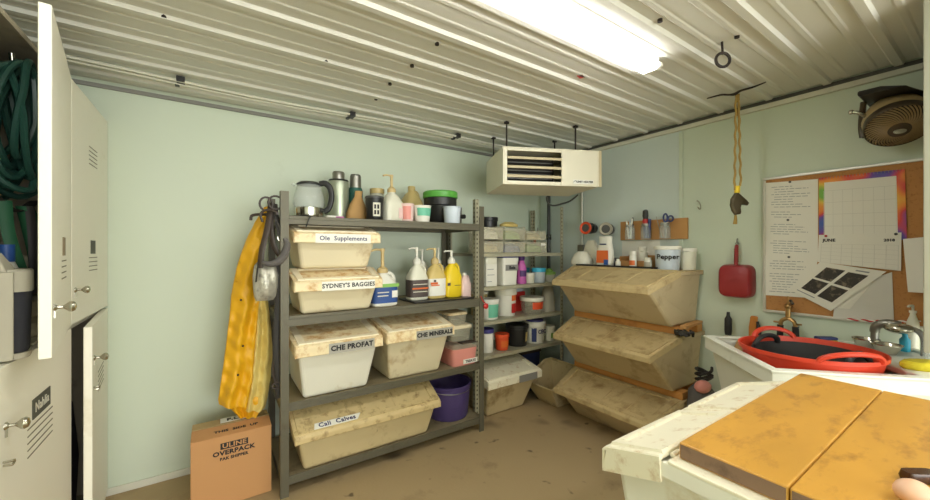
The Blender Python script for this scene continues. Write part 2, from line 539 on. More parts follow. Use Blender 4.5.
LW, LD, LH, ZM = .70, .58, 2.275, 1.15
def locker(label, yc, a_up, a_low, tagged):
    t = thing('locker', label, 'locker', (-.53, yc, 0), PI / 2, 'tall white lockers')
    b = MB(); h = LW / 2; th = .02
    b.box(-h, -h + th, .032, LD, 0, LH); b.box(h - th, h, .032, LD, 0, LH)
    b.box(-h + th, h - th, LD - th, LD, 0, LH)
    b.box(-h + th, h - th, .032, LD - th, LH - th, LH); b.box(-h + th, h - th, .032, LD - th, .0, .06)
    b.build('carcass', 'locker_inside', t)
    MB().box(-h + th, h - th, .032, LD - th, ZM - .03, ZM - .005).build('shelf', 'locker_edge', t)
    def door(z0, z1, ang, low):
        w = LW - .006
        d = MB().box(-w, 0, 0, .03, z0, z1).build('door', 'locker_white', t, bevel=.003, loc=(h - .003, 0, 0))
        d.rotation_euler = (0, 0, ang)
        kb = MB(); knob(kb, -w + .045, 0, (1.31 if not low else (.955 if tagged == 1 else .985)), .95)
        kb.build('handle', 'nickel', d, smooth=True)
        if not low:
            if tagged == 2: vent(d, -w + .36, 2.03, .16)
            vent(d, -w + .36, 1.455, .16, 4)
            MB().box(-w + .31, -w + .40, -.002, .002, 1.475, 1.545).build('name_tag', 'tag_dark' if tagged == 2 else 'tag_brown', d)
        else:
            vent(d, -w + .33, .875, .24, 5, .024)
            if tagged == 1:
                n = MB().box(-w + .25, -w + .42, -.003, .002, .895, .965).build('name_tag', 'tag_dark', d)
                text('Nahlia', .05, 'white_ink', n, (-w + .335, -.0035, .93))
            hk = MB(); hk.tube([(-w + .03, 0, .85), (-w + .03, -.018, .85), (-w + .042, -.02, .847), (-w + .042, -.018, .838), (-w + .03, -.018, .838), (-w + .03, 0, .84)], .0035, 6)
            hk.build('latch_loop', 'nickel', d, smooth=True)
        return d
    door(ZM + .005, LH - .004, a_up, False)
    door(.05, ZM - .01, a_low, True)
    return t
locker('white locker nearest the camera, upper door open on green hose', 2.045, math.radians(9.0), 0, 1)
locker('white locker against the back wall, its lower door ajar', 2.745, 0, math.radians(5.5), 2)

# inside the open locker
hx = -.625
b = MB()
random.seed(3)
for i in range(22):
    yy = 2.13 + random.uniform(-.10, .12); xx = hx + random.uniform(-.09, .11)
    top = 2.19 + random.uniform(-.04, .03); hgt = random.uniform(.30, .48); wd = random.uniform(.05, .13); tw = random.uniform(-.5, .5); rot = random.uniform(-.5, .9)
    pts = []
    for j in range(28):
        a = 2 * PI * j / 28
        u = wd * math.sin(a); v = -hgt / 2 + hgt / 2 * math.cos(a)
        pts.append((min(-.562, xx + u * math.sin(rot) + tw * .08 * math.cos(a)), min(2.345, yy + u * math.cos(rot)), top + v))
    b.tube(pts, .0115, 7, closed=True)
tag(b.build('garden_hose', 'green_hose', smooth=True), 'coiled dark green garden hose hanging in the open locker', 'hose')
b = MB(); b.rod((hx - .02, 2.365, 2.23), (hx + .02, 2.05, 2.17), .008); b.rod((hx + .02, 2.05, 2.17), (hx + .02, 2.04, 2.21), .008)
tag(b.build('hanging_rod', 'nickel', smooth=True), 'thin steel rod holding the green hose in the open locker', 'rod')
t = thing('halter', 'green and black webbing halter hanging under the coiled hose', 'halter', (hx, 2.11, 1.36))
def strap(pts, w, th, name, m, par):
    b = MB()
    b.tube(pts, w, 6, flat=th); return b.build(name, m, par, smooth=True)
strap([(.0, -.14, .32), (.02, -.06, .28), (.03, .02, .30), (.03, .1, .33)], .018, .3, 'crown_strap', 'strap_black', t)
strap([(.02, -.12, .31), (.03, -.13, .2), (.05, -.11, .08), (.05, -.05, .03), (.05, .02, .08), (.04, .0, .2), (.03, -.03, .3)], .017, .3, 'cheek_strap', 'green_strap', t)
strap([(.03, .06, .30), (.05, .09, .2), (.05, .1, .1), (.04, .02, .06)], .018, .3, 'nose_strap', 'green_strap', t)
strap([(.05, -.02, .3), (.06, -.03, .2), (.06, -.02, .1), (.06, -.02, -.03)], .014, .4, 'lead', 'strap_black', t)
b = MB()
for z, r in ((1.145, .0), (1.23, .01), (1.315, -.01), (1.395, .012)):
    b.loft([sq(.12 + r, .09, z + .001, 5), sq(.13 + r, .10, z + .02, 5), sq(.13 + r, .10, z + .06, 5), sq(.115 + r, .085, z + .08, 5)])
tag(b.build('towel_pile', 'white_towel', smooth=True), 'pale folded towels at the back of the open locker', 'towels', None, (-.72, 2.255, 0))
# grooming bag
t = thing('grooming_bag', 'black and grey tote bag on the shelf of the open locker', 'bag', (-.665, 1.84, ZM - .003), .22)
MB().loft([sq(.15, .07, 0, 5), sq(.155, .085, .03, 5), sq(.16, .08, .22, 5), sq(.155, .07, .285, 5)]).build('body', 'navy_cloth', t, smooth=True)
MB().loft([sq(.163, .086, .215, 5), sq(.163, .082, .28, 5), sq(.158, .076, .287, 5)]).build('top_band', 'grey_pale', t, smooth=True)
for xw in (.085, -.125):
    MB().box(xw, xw + .04, -.095, -.084, .0, .28).build('webbing', 'grey_pale', t, bevel=.004)
MB().loft([sq(.158, .088, .0, 5), sq(.16, .089, .018, 5)]).build('base_piping', 'grey_pale', t, smooth=True)
MB().loft([[(-.02, -.09, .277), (.11, -.085, .277), (.13, -.02, .28), (0, -.02, .28)], [(.03, -.1, .36), (.09, -.09, .34), (.1, -.06, .34), (.04, -.06, .365)]]).build('flap', 'grey_pale', t, bevel=.004)
t = thing('spray_can', 'small can with blue cap behind the tote bag in the locker', 'can', (-.60, 1.98, ZM - .0045))
MB().lathe([(.03, 0), (.031, .01), (.031, .28), (.02, .31)], seg=16).build('body', 'white_plastic', t, smooth=True)
MB().cyl(.021, .31, .37).build('cap', 'blue', t, smooth=True)
t = thing('locker_bundle', 'dark cloth bundle filling the locker with the door ajar', 'cloth', (-.82, 2.74, .065))
MB().loft([sq(.2, .27, 0, 4), sq(.22, .29, .3, 3), sq(.2, .25, .6, 3), sq(.12, .16, .78, 3)]).build('cloth', 'navy_cloth', t, smooth=True)

# ================================================================== RACKS
def angle_post(b, sx, sy, w, th, z0, z1):
    poly = [(0, 0), (w * sx, 0), (w * sx, th * sy), (th * sx, th * sy), (th * sx, w * sy), (0, w * sy)]
    b.prism(poly, 'z', z0, z1)

X0, X1, Y0, Y1 = .335, 1.855, 2.47, 3.075
Z1, Z2, Z3, Z4 = 1.70, 1.088, .56, .115
t = thing('storage_rack', 'dark steel four shelf rack holding lidded bins along the back wall', 'rack', ((X0 + X1) / 2, (Y0 + Y1) / 2, 0))
cx, cy = (X0 + X1) / 2, (Y0 + Y1) / 2
for x, sx in ((X0, 1), (X1, -1)):
    for y, sy in ((Y0, 1), (Y1, -1)):
        b = MB(); angle_post(b, sx, sy, .046, .004, 0, 1.85 if y == Y0 else 1.87)
        b.build('post', 'rack_steel', t, loc=(x - cx, y - cy, 0))
for z in (Z1, Z2, Z3, Z4):
    s = MB().box(X0 - cx + .006, X1 - cx - .006, Y0 - cy + .012, Y1 - cy - .006, z - .016, z).build('shelf', 'rack_board', t)
    lip = .048 if z != Z2 else .06
    for y in (Y0 - cy + .005, Y1 - cy - .035):
        b = MB(); b.box(X0 - cx + .005, X1 - cx - .005, y, y + .03, z - lip, z - .0165); b.box(X0 - cx + .047, X1 - cx - .047, y, y + .006, z - .0165, z + .004)
        b.build('beam', 'rack_steel', s, bevel=.002)
    for x in (X0 - cx + .005, X1 - cx - .035):
        MB().box(x, x + .03, Y0 - cy + .036, Y1 - cy - .036, z - lip, z - .0165).build('beam', 'rack_steel', s, bevel=.002)

U0, U1, V0, V1 = 1.875, 2.985, 2.62, 3.06
W1, W2, W3, W4 = 1.462, 1.162, .857, .556
t = thing('utility_shelf', 'perforated pale steel shelving unit in the corner under the heater', 'shelf', ((U0 + U1) / 2, (V0 + V1) / 2, 0))
cx, cy = (U0 + U1) / 2, (V0 + V1) / 2
for x, sx in ((U0, 1), (U1, -1)):
    for y, sy in ((V0, 1), (V1, -1)):
        b = MB(); angle_post(b, sx, sy, .038, .003, 0, 1.93)
        b.build('post', 'perforated_steel', t, loc=(x - cx, y - cy, 0))
for z in (W1, W2, W3, W4):
    b = MB(); b.box(U0 - cx + .004, U1 - cx - .004, V0 - cy + .004, V1 - cy - .004, z - .004, z)
    for y in (V0 - cy + .004, V1 - cy - .007): b.box(U0 - cx + .004, U1 - cx - .004, y, y + .003, z - .032, z - .004)
    b.build('shelf', 'pale_steel', t, bevel=.001)
# ================================================================== LIDDED FEED BINS
def bin_parts(t, W, D, Hh, zl, ys, mb, ml, tx=.045, fy=None, ty=.02, lid=True, skirt=.04, panels=1, deep=.012, fin=.012):
    h = W / 2; fy = D * .32 if fy is None else fy
    def nip(b):
        # the sloping front narrows a little towards its lip
        for v in b.bm.verts:
            k = fin * max(0.0, 1 - max(v.co.y, 0) / ys) * min(1, abs(v.co.x) / h)
            if v.co.z > zl - skirt - .01: v.co.x -= math.copysign(k, v.co.x)
        return b
    if lid:
        b = MB(); bm = b.bm
        V = [bm.verts.new(p) for p in ((-h + tx, fy, 0), (h - tx, fy, 0), (h - tx, D - ty, 0), (-h + tx, D - ty, 0),
             (-h, .006, zl), (h, .006, zl), (h, ys, Hh), (h, D, Hh), (-h, D, Hh), (-h, ys, Hh))]
        for f in ((3, 2, 1, 0), (0, 1, 5, 4), (1, 2, 7, 6, 5), (2, 3, 8, 7), (3, 0, 4, 9, 8), (4, 5, 6, 9), (9, 6, 7, 8)): bm.faces.new([V[i] for i in f])
        nip(b).build('body', mb, t, bevel=.022, seg=3)
        # rolled rim round the body
        b = MB()
        for x0, x1 in ((-h - .012, -h + .004), (h - .004, h + .012)):
            b.prism([(.0, zl - skirt * .6), (ys, Hh - skirt * .6), (D + .006, Hh - skirt * .6), (D + .006, Hh + .004), (ys, Hh + .004), (.0, zl + .002)], 'x', x0, x1)
        b.box(-h - .012, h + .012, D - .002, D + .01, Hh - skirt * .6, Hh + .004)
        nip(b).build('rim', mb, t, bevel=.004)
        # flip lid over the sloping front
        sl = Vector((0, ys, Hh - zl)); n = Vector((0, -(Hh - zl), ys)).normalized(); L = sl.length; d = sl / L
        o = Vector((0, 0, zl)) + n * .006
        def P(s, k): q = o + d * s + n * k; return (q.y, q.z)
        b = MB()
        b.prism([P(-.015, 0), P(L, 0), P(L, deep), P(-.005, deep), P(-.022, deep * .4), (P(-.022, 0)[0] - .002, zl - skirt), (P(-.022, 0)[0] + .010, zl - skirt)], 'x', -h - .018, h + .018)
        ld = nip(b).build('lid', ml, t, bevel=.007, seg=3)
        for s in (-1, 1):
            x = s * (h + .0145)
            b = MB(); b.prism([(P(-.02, 0)[0], zl - skirt), (P(L, 0)[0], P(L, 0)[1] - skirt * .9), P(L, deep * .8), P(0, deep * .8)], 'x', x - .005, x + .0045)
            nip(b).build('lid_side', ml, ld)
        b = MB(); e = deep
        def bar(x0, x1, s0, s1, k=.007):
            b.loft([[(x0, *P(s0, e - .003)), (x1, *P(s0, e - .003)), (x1, *P(s1, e - .003)), (x0, *P(s1, e - .003))],
                    [(x0 + .004, *P(s0 + .004, e + k)), (x1 - .004, *P(s0 + .004, e + k)), (x1 - .004, *P(s1 - .004, e + k)), (x0 + .004, *P(s1 - .004, e + k))]])
        m = min(.05, L * .22)
        bar(-h + .0, -h + m, .0, L); bar(h - m, h - .0, .0, L); bar(-h + m - .004, h - m + .004, .0, m * .8); bar(-h + m - .004, h - m + .004, L - m * .7, L)
        for i in range(1, panels):
            x = -h + W * i / panels; bar(x - .005, x + .005, m * .8, L - m * .7, .003)
        nip(b).build('lid_border', 'lid_clean' if ml == 'lid_cream' else ml, ld)
        # the fixed flat top behind the hinge, with hinge bosses
        b = MB(); b.box(-h - .012, h + .012, ys + .012, D + .01, Hh + .003, Hh + .012)
        for i in range(5):
            x = -h + W * (i + .5) / 5; b.rod((x - .02, ys + .006, Hh + .012), (x + .02, ys + .006, Hh + .012), .007, 8)
        b.build('top', ml, t, bevel=.003)
        return ld, P
    b = MB(); bm = b.bm
    V = [bm.verts.new(p) for p in ((-h + tx, fy, 0), (h - tx, fy, 0), (h - tx, D - ty, 0), (-h + tx, D - ty, 0), (-h, .0, zl), (h, .0, zl), (h, ys, Hh), (h, D, Hh), (-h, D, Hh), (-h, ys, Hh))]
    for f in ((3, 2, 1, 0), (0, 1, 5, 4), (1, 2, 7, 6, 5), (2, 3, 8, 7), (3, 0, 4, 9, 8)): bm.faces.new([V[i] for i in f])
    b.build('body', mb, t, solid=.008, bevel=.01)
    b = MB(); b.tube([(-h, 0, zl), (h, 0, zl), (h, ys, Hh), (h, D, Hh), (-h, D, Hh), (-h, ys, Hh)], .012, 8, closed=True)
    b.build('rim', mb, t, smooth=True)

def front_label(par, P, body, size, x0, x1, mplate, ink, zl, skirt, drop=0.0, tilt=0.0, bold=0.0, shear=0.0):
    y = P(-.022, 0)[0] - .0045
    z = zl - skirt * .5 + .003 + drop
    hh = skirt * .5 + .004
    b = MB(); b.loft([[(x0, y, z - hh), (x1, y, z - hh + tilt), (x1, y + .003, z - hh + tilt), (x0, y + .003, z - hh)], [(x0, y, z + hh), (x1, y, z + hh + tilt), (x1, y + .003, z + hh + tilt), (x0, y + .003, z + hh)]])
    p = b.build('label_strip', mplate, par)
    text(body, size, ink, p, ((x0 + x1) / 2, y - .001, z + tilt / 2), bold=bold, shear=shear)

YL = 2.445
# two small bins, one on the other
t = thing('feed_bin', 'small cream lidded bin with white strip, stacked on the one for baggies', 'bin', (.672, YL, Z2 + .2860))
ld, P = bin_parts(t, .53, .40, .262, .215, .20, 'bin_cream', 'lid_cream', tx=.05, fy=.07, skirt=.05)
front_label(ld, P, 'Ole  Supplements', .040, -.15, .20, 'white_label', 'purple_ink', .215, .05, bold=.0006)
t = thing('feed_bin', 'small cream lidded bin marked for baggies, below the supplements bin', 'bin', (.678, YL - .01, Z2 + .002))
ld, P = bin_parts(t, .54, .42, .262, .20, .20, 'bin_cream', 'lid_cream', tx=.05, fy=.07, skirt=.05)
front_label(ld, P, "SYDNEY'S BAGGIES", .038, -.12, .22, 'white_label', 'black_ink', .20, .05, bold=.001)
# two deep bins on the third shelf
t = thing('feed_bin', 'deep white lidded bin marked profat beside the rack post', 'bin', (.672, YL - .045, Z3 + .002))
ld, P = bin_parts(t, .53, .57, .42, .345, .40, 'bin_white', 'lid_cream', tx=.06, fy=.10, skirt=.055)
front_label(ld, P, 'CHE PROFAT', .044, -.08, .21, 'grey_tape', 'black_ink', .345, .055, bold=.002)
t = thing('feed_bin', 'deep cream lidded bin marked minerals beside the profat bin', 'bin', (1.248, YL - .03, Z3 + .002))
ld, P = bin_parts(t, .53, .57, .42, .345, .40, 'bin_cream', 'lid_cream', tx=.06, fy=.10, skirt=.055)
front_label(ld, P, 'CHE MINERALS', .042, -.05, .25, 'grey_tape', 'black_ink', .345, .055, bold=.002)
# long bin at the bottom of the rack
t = thing('feed_bin', 'long tan lidded bin for calves on the lowest shelf of the rack', 'bin', (.905, YL - .02, Z4 + .002))
ld, P = bin_parts(t, .99, .56, .41, .245, .36, 'bin_tan', 'lid_tan', tx=.06, fy=.066, skirt=.035, panels=3)
a, c = P(.005, .021), P(.05, .021)
b = MB(); b.loft([[(-.39, *a), (-.12, a[0] + .0, a[1] + .0), (-.09, *c), (-.38, *c)], [(-.39, a[0] - .001, a[1] + .002), (-.12, a[0] - .001, a[1] + .002), (-.09, c[0] - .001, c[1] + .002), (-.38, c[0] - .001, c[1] + .002)]])
p = b.build('label_strip', 'white_label', ld)
mid = ((a[0] + c[0]) / 2 - .002, (a[1] + c[1]) / 2 + .003)
text('Cali  Calves', .046, 'purple_ink', p, (-.245, *mid), rot=(math.atan2(c[1] - a[1], c[0] - a[0]), 0, 0), bold=.001)
b = MB(); b.tube([(.03, .035, .155), (.025, .04, .13), (.0, .05, .10)], [.007, .006, .004], 6); b.build('stain', 'leather_dark', t)

# white bin and open bin under the corner shelving
t = thing('feed_bin', 'white lidded bin with grey strip standing on the floor under the corner shelving', 'bin', (2.245, 2.525, 0.001), .0)
ld, P = bin_parts(t, .62, .53, .44, .355, .40, 'bin_tan', 'lid_white', tx=.09, fy=.13, skirt=.055)
front_label(ld, P, '', .04, .03, .25, 'mid_grey', 'black_ink', .355, .055)
t = thing('open_bin', 'tan bin without a lid between the white bin and the stacked bins', 'bin', (2.555, 2.555, 0.006), -PI / 2)
bin_parts(t, .36, .375, .35, .2, .28, 'bin_tan', 'lid_tan', tx=.06, fy=.14, lid=False)

# ---------------------------------------------- stack of three long bins on the right wall
SX = 2.47
BH, BT = .395, .395 + .0137
def big_bin(label, z, y0=1.37, y1=2.31, x=SX):
    t = thing('feed_bin', label, 'bin', (x, (y0 + y1) / 2, z), -PI / 2, 'stack of long feed bins by the right wall')
    ld, P = bin_parts(t, y1 - y0, .655, BH, .29, .31, 'bin_old', 'lid_old', tx=.03, fy=.28, ty=.015, skirt=.035, panels=4, fin=.055)
    return t
BZ = (.0015, .466, .931)
big_bin('old tan long bin on the floor, lowest of the stack against the wall', BZ[0], 1.35, 2.29)
big_bin('old tan long bin between two planks, middle of the stack against the wall', BZ[1], 1.36, 2.30)
big_bin('old tan long bin under the tray and tubs, topmost of its stack', BZ[2], 1.37, 2.31)
for z, w in ((BZ[0] + BT, 'lowest'), (BZ[1] + BT, 'middle')):
    b = MB(); b.box(-.05, .05, -.50, .47, 0, .054)
    tag(b.build('plank', 'plank', bevel=.003), 'orange brown plank lying on the %s bin of the stack' % w, 'plank', 'planks between the stacked bins', (SX + .375, 1.85, z))
    b = MB(); b.box(-.04, .04, -.50, .47, 0, .054)
    tag(b.build('plank', 'plank', bevel=.003), 'rear plank by the wall on the %s bin of the stack' % w, 'plank', 'planks between the stacked bins', (SX + .585, 1.85, z))
b = MB(); b.box(-.10, .10, -.022, .022, 0, .87)
tag(b.build('upright_board', 'plank', bevel=.003), 'orange brown upright board behind the far end of the stacked bins', 'board', None, (3.02, 2.345, .001))
# scraps by the stack
b = MB(); b.box(-.16, .16, -.022, .022, 0, .022)
tag(b.build('wood_offcut', 'wood_tan', bevel=.003), 'short wood offcut on the near end of the middle bin', 'wood', None, (2.95, 1.36, BZ[1] + BT + .0545), .10)
b = MB(); random.seed(5)
for i in range(16):
    a = random.uniform(0, 2 * PI); r = random.uniform(.01, .05)
    pts = [(r * math.cos(a + k) * (1 + .2 * k), r * math.sin(a + k) * 1.3, .012 + .03 * random.random()) for k in (0, .7, 1.4, 2.1)]
    b.tube(pts, .008, 6)
tag(b.build('strap_bundle', 'strap_black', smooth=True), 'dark bundled strap lying beside the topmost bin of the stack', 'strap', None, (2.78, 1.33, BZ[1] + BT))
# pink and dark halters in the gap by the tub
p = at_y(693, 392, 1.23)
t = thing('cloth_heap', 'pink cloth and dark strap heaped behind the white tub', 'cloth', (2.86, 1.255, 0.001))
MB().loft([sq(.10, .08, 0, 2.4), sq(.12, .085, .12, 2.4), sq(.11, .08, .34, 2.4), sq(.09, .075, .5, 2.2), sq(.03, .03, .56, 2)]).build('pile', 'grey_fabric', t, smooth=True)
MB().sphere((-.045, -.03, .545), .06, 14, 1.2, .8, .7).build('pink_cloth', 'pink', t, smooth=True)
b = MB(); random.seed(9)
for i in range(6):
    a = random.uniform(0, 6); pts = [(.04 + .05 * math.cos(a + k), .0 + .05 * math.sin(a + k), .56 + .02 * k + .01 * i) for k in (0, .8, 1.6, 2.4)]
    b.tube(pts, .010, 6)
b.build('strap', 'strap_black', t, smooth=True)

# ---------------------------------------------- the two white bins and the yellow boards close by
ZB = 1.0
def near_bin(label, x0, x1):
    t = thing('feed_bin', label, 'bin', ((x0 + x1) / 2, .678, .001), PI, 'white bins under the yellow boards')
    bin_parts(t, x1 - x0, .66, .945, .895, .163, 'bin_white', 'lid_white', tx=.035, fy=.17, ty=.05, skirt=.06, deep=.014)
near_bin('white bin with stained lid under the yellow boards, nearest the camera', .975, 1.40)
near_bin('white bin with stained lid under the yellow boards, beside the white tub', 1.44, 1.90)
b = MB(); b.box(0, .965, -.222, 0, 0, .042)
yb = tag(b.build('yellow_board', 'board_yellow', bevel=.004), 'thick yellow board lying over the bins, nearer the red tub', 'board', 'yellow boards over the white bins', (1.0, .492, .9585))
MB().box(-.0012, .0, -.218, -.004, .004, .038).build('sawn_end', 'board_edge', yb)
b = MB(); b.box(0, .965, -.30, 0, 0, .042)
yb = tag(b.build('yellow_board', 'board_yellow', bevel=.004), 'thick yellow board lying over the bins, with the brown tool', 'board', 'yellow boards over the white bins', (1.0, .268, .9585))
MB().box(-.0012, .0, -.296, -.004, .004, .038).build('sawn_end', 'board_edge', yb)
t = thing('hoof_tool', 'brown handled tool with a pale knob on the yellow board', 'tool', (1.262, .118, ZB + .002), -.62)
MB().loft([sq(.035, .014, .0, 4), sq(.037, .016, .008, 4), sq(.034, .013, .02, 4)]).build('grip', 'brown_glossy', t, smooth=True)
MB().sphere((-.098, -.072, .021), .024, 18, 1.3, 1.0, .95).build('knob', 'pink_wood', t, smooth=True)

# ================================================================== THE WHITE TUB (stands at 45 degrees)
A45 = -PI / 4
t = thing('utility_tub', 'deep white utility tub holding the red rubber tub', 'tub', (2.228, .825, 0), A45)
# local x runs along the near rim away from the lockers' side, local y towards the wall corner
LT, WT, RT = .945, .655, .98
b = MB(); bm = b.bm
def ringt(i, z): return [(i, -WT / 2 + i, z), (LT - i, -WT / 2 + i, z), (LT - i, WT / 2 - i, z), (i, WT / 2 - i, z)]
b.loft([ringt(.10, .42), ringt(.025, RT - .075), ringt(.022, RT - .012), ringt(.03, RT - .012), ringt(.05, .80), ringt(.11, .72)])
b.build('basin', 'tub_white', t, bevel=.008)
b = MB()
o = 0.0
for z0, z1, a, c in ((RT - .012, RT, -.008, .034), (RT - .075, RT - .012, -.002, .012)):
    R0 = [ringt(a, z0), ringt(a, z1), ringt(c, z1), ringt(c, z0)]
    vs = [[b.bm.verts.new(p) for p in r] for r in R0]
    for i in range(4): b.ring_faces(vs[i], vs[(i + 1) % 4])
b.build('rim', 'tub_white', t, bevel=.004)
for x in (.16, LT - .16):
    for y in (-WT / 2 + .16, WT / 2 - .16):
        MB().loft([sq(.03, .03, 0, 6), sq(.04, .04, .43, 6)]).build('leg', 'tub_white', t, bevel=.003, loc=(x, y, 0))
MB().box(.578, LT - .042, -WT / 2 + .045, WT / 2 - .045, .945, .972).build('drain_board', 'tub_white', t, bevel=.006)

# red tub with the black one nested in it
def flex_tub(name, label, m, a, c, h, loc, rz, dz, hx, hz=.075, grp=None):
    t = thing(name, label, 'tub', loc, rz)
    b = MB(); n = 40
    def R(k, z): return [(a * k * math.cos(2 * PI * i / n), c * k * math.sin(2 * PI * i / n), z) for i in range(n)]
    b.loft([R(.72, 0), R(.80, h * .3), R(.93, h * .72), R(1.0, h), R(1.025, h), R(1.02, h - .018), R(.985, h - .02), R(.96, h - .01), R(.9, h * .72), R(.78, h * .3), R(.7, .01)], True, True)
    b.build('body', m, t, smooth=True)
    for s, (w, out) in hx:
        pts = []
        for i in range(15):
            q = PI * i / 14
            yy = -w * math.cos(q); zz = h - .006 + hz * math.sin(q)
            k = math.sqrt(max(0.01, 1 - (yy / c) ** 2))
            pts.append((s * a * k * 1.0 + s * out * math.sin(q), yy, zz))
        MB().tube(pts, .014, 8, flat=.8).build('handle', m, t, smooth=True)
    return t
flex_tub('flexible_tub', 'red rubber tub with two handles standing in the white utility tub', 'red_rubber', .248, .275, .30, (2.405, .575, .7215), A45 + PI / 2 + .08, 0, ((-1, (.12, .02)), (1, (.10, .01))), .045)
flex_tub('flexible_tub', 'black rubber tub nested inside the red one', 'black_rubber', .205, .232, .215, (2.405, .575, .785), A45 + PI / 2 + .5, 0, ((-1, (.07, -.02)), (1, (.085, -.02))), .045)

# things on the drain board and the wall ledge behind the tub
ZD = .973
def bowl(label, x, y, r, h, m='stainless', rz=0):
    t = thing('steel_bowl', label, 'bowl', (x, y, ZD), rz, 'steel bowls by the tub')
    MB().lathe([(r * .55, 0), (r * .62, .004), (r * .9, h * .7), (r, h), (r * 1.06, h + .002), (r * 1.05, h - .003), (r * .96, h - .004), (r * .86, h * .68), (r * .55, .008)], seg=28).build('bowl', m, t, smooth=True)
    return t
bowl('small steel bowl on the white tub, next to the red tub handle', 2.87, .453, .052, .052)
bowl('steel bowl on the white tub under the arched tap', 2.81, .372, .055, .048)
t = thing('tap', 'chunky steel tap with an arched spout behind the steel bowls', 'tap', (2.895, .345, ZD))
b = MB(); b.cyl(.016, 0, .10, 0, .08); b.tube([(0, .08, .09), (-.005, .075, .12), (-.01, .05, .14), (-.01, .02, .145), (-.01, -.01, .14)], .02, 10); b.build('spout', 'steel', t, smooth=True)
MB().sphere((-.01, -.005, .125), .05, 18, 1.1, 1.1, .55).build('head', 'stainless', t, smooth=True)
b = MB(); b.tube([(-.01, -.03, .13), (-.0, -.065, .12), (.005, -.085, .08), (.005, -.085, .0)], .013, 10); b.build('hose', 'mid_grey', t, smooth=True)
t = thing('small_bottle', 'small bright blue bottle behind the steel bowls', 'bottle', (2.955, .328, ZD))
MB().lathe([(.018, 0), (.02, .005), (.02, .06), (.010, .075), (.010, .09)], seg=16).build('bottle', 'aqua', t, smooth=True)
def jar(label, x, y, r, h):
    t = thing('glass_jar', label, 'jar', (x, y, ZD), 0, 'glass jars at the tub')
    MB().lathe([(r * .9, 0), (r, .006), (r, h * .78), (r * .8, h * .86), (r * .8, h), (r * .72, h), (r * .72, h * .86), (r * .9, h * .76), (r * .9, .008)], seg=24).build('jar', 'glass', t, smooth=True)
    b = MB(); b.lathe([(r * .84, h * .9), (r * .84, h * 1.04), (.001, h * 1.05)], seg=24); b.build('lid', 'clear', t, smooth=True)
jar('clear glass jar behind the yellow scrubber, nearer the tap', 2.835, .232, .026, .115)
jar('clear glass jar behind the yellow scrubber, against the partition', 2.90, .245, .026, .105)
t = thing('scrubber', 'yellow round scrubbing pad on the white tub', 'sponge', (2.592, .222, ZD), -.75)
b = MB(); n = 32
def wob(r, z): return [(r * (1 + .035 * math.cos(12 * 2 * PI * i / n * .5)) * 1.35 * math.cos(2 * PI * i / n), r * .62 * (1 + .035 * math.cos(16 * 2 * PI * i / n)) * math.sin(2 * PI * i / n), z) for i in range(n)]
b.loft([wob(.065, 0), wob(.075, .01), wob(.075, .026), wob(.066, .036), wob(.02, .038)]).build('pad', 'yellow_sponge', t, smooth=True)
t = thing('sponge', 'yellow and blue sponge on the rim of the white tub', 'sponge', (2.80, .60, RT + .001), -.7)
MB().box(-.055, .055, -.022, .022, 0, .018).build('yellow_side', 'yellow_sponge', t, bevel=.005)
MB().box(-.04, .055, -.02, .022, .0185, .034).build('blue_side', 'navy', t, bevel=.005)
# grubby towel over the inside corner of the tub
t = thing('rag', 'brown rag draped in the near corner of the white tub by the red tub', 'rag', (2.475, .86, .7215), A45)
MB().loft([sq(.03, .06, 0, 3), sq(.04, .075, .09, 3), sq(.04, .075, .2, 3), sq(.02, .06, .255, 2.5)]).build('cloth', 'paper_bag', t, smooth=True)
# ================================================================== SMALL THINGS: BUILDERS
def lidded_tub(name, label, cat, p, r, h, mb, ml, rz=0, taper=.88, lab=None, labm=None, handle=False, group=None, lidh=.018, writing=None, ink='black_ink', size=.04, seg=28, lab_z=(.25, .75), lab_a=(-135, -45)):
    t = thing(name, label, cat, p, rz, group)
    MB().lathe([(r * taper * .97, 0), (r * taper, .004), (r * .98, h - lidh), (r * .95, h - lidh)], seg=seg).build('body', mb, t, smooth=True)
    if ml:
        MB().lathe([(r * 1.0, h - lidh * 1.3), (r * 1.05, h - lidh * 1.2), (r * 1.05, h - .002), (r * 1.0, h), (r * .93, h - .003), (r * .001, h - .003)], seg=seg).build('lid', ml, t, smooth=True)
    else:
        MB().lathe([(r * .98, h - lidh), (r * 1.03, h - .006), (r * 1.03, h), (r * .96, h), (r * .9, h - lidh * 2)], seg=seg).build('rim', mb, t, smooth=True)
    if labm:
        z0, z1 = h * lab_z[0], h * lab_z[1]
        f = lambda z: r * (taper + (.98 - taper) * z / (h - lidh))
        arc_label(f(z0), z0, z1, *lab_a, r1=f(z1), e=.0015).build('label', labm, t)
    if writing:
        zz = h * .55; rr = r * (taper + (.98 - taper) * .55)
        text(writing, size, ink, t, (0, -rr - .006, zz), bold=.0015)
    if handle:
        pts = [(r * 1.04 * math.cos(a), -.012 - r * 1.0 * abs(math.sin(a)) * .75, h * .86 - .45 * r * math.sin(a)) for a in [PI * i / 12 for i in range(13)]]
        MB().tube(pts, .0022, 6).build('handle', 'white_plastic', t, smooth=True)
    return t

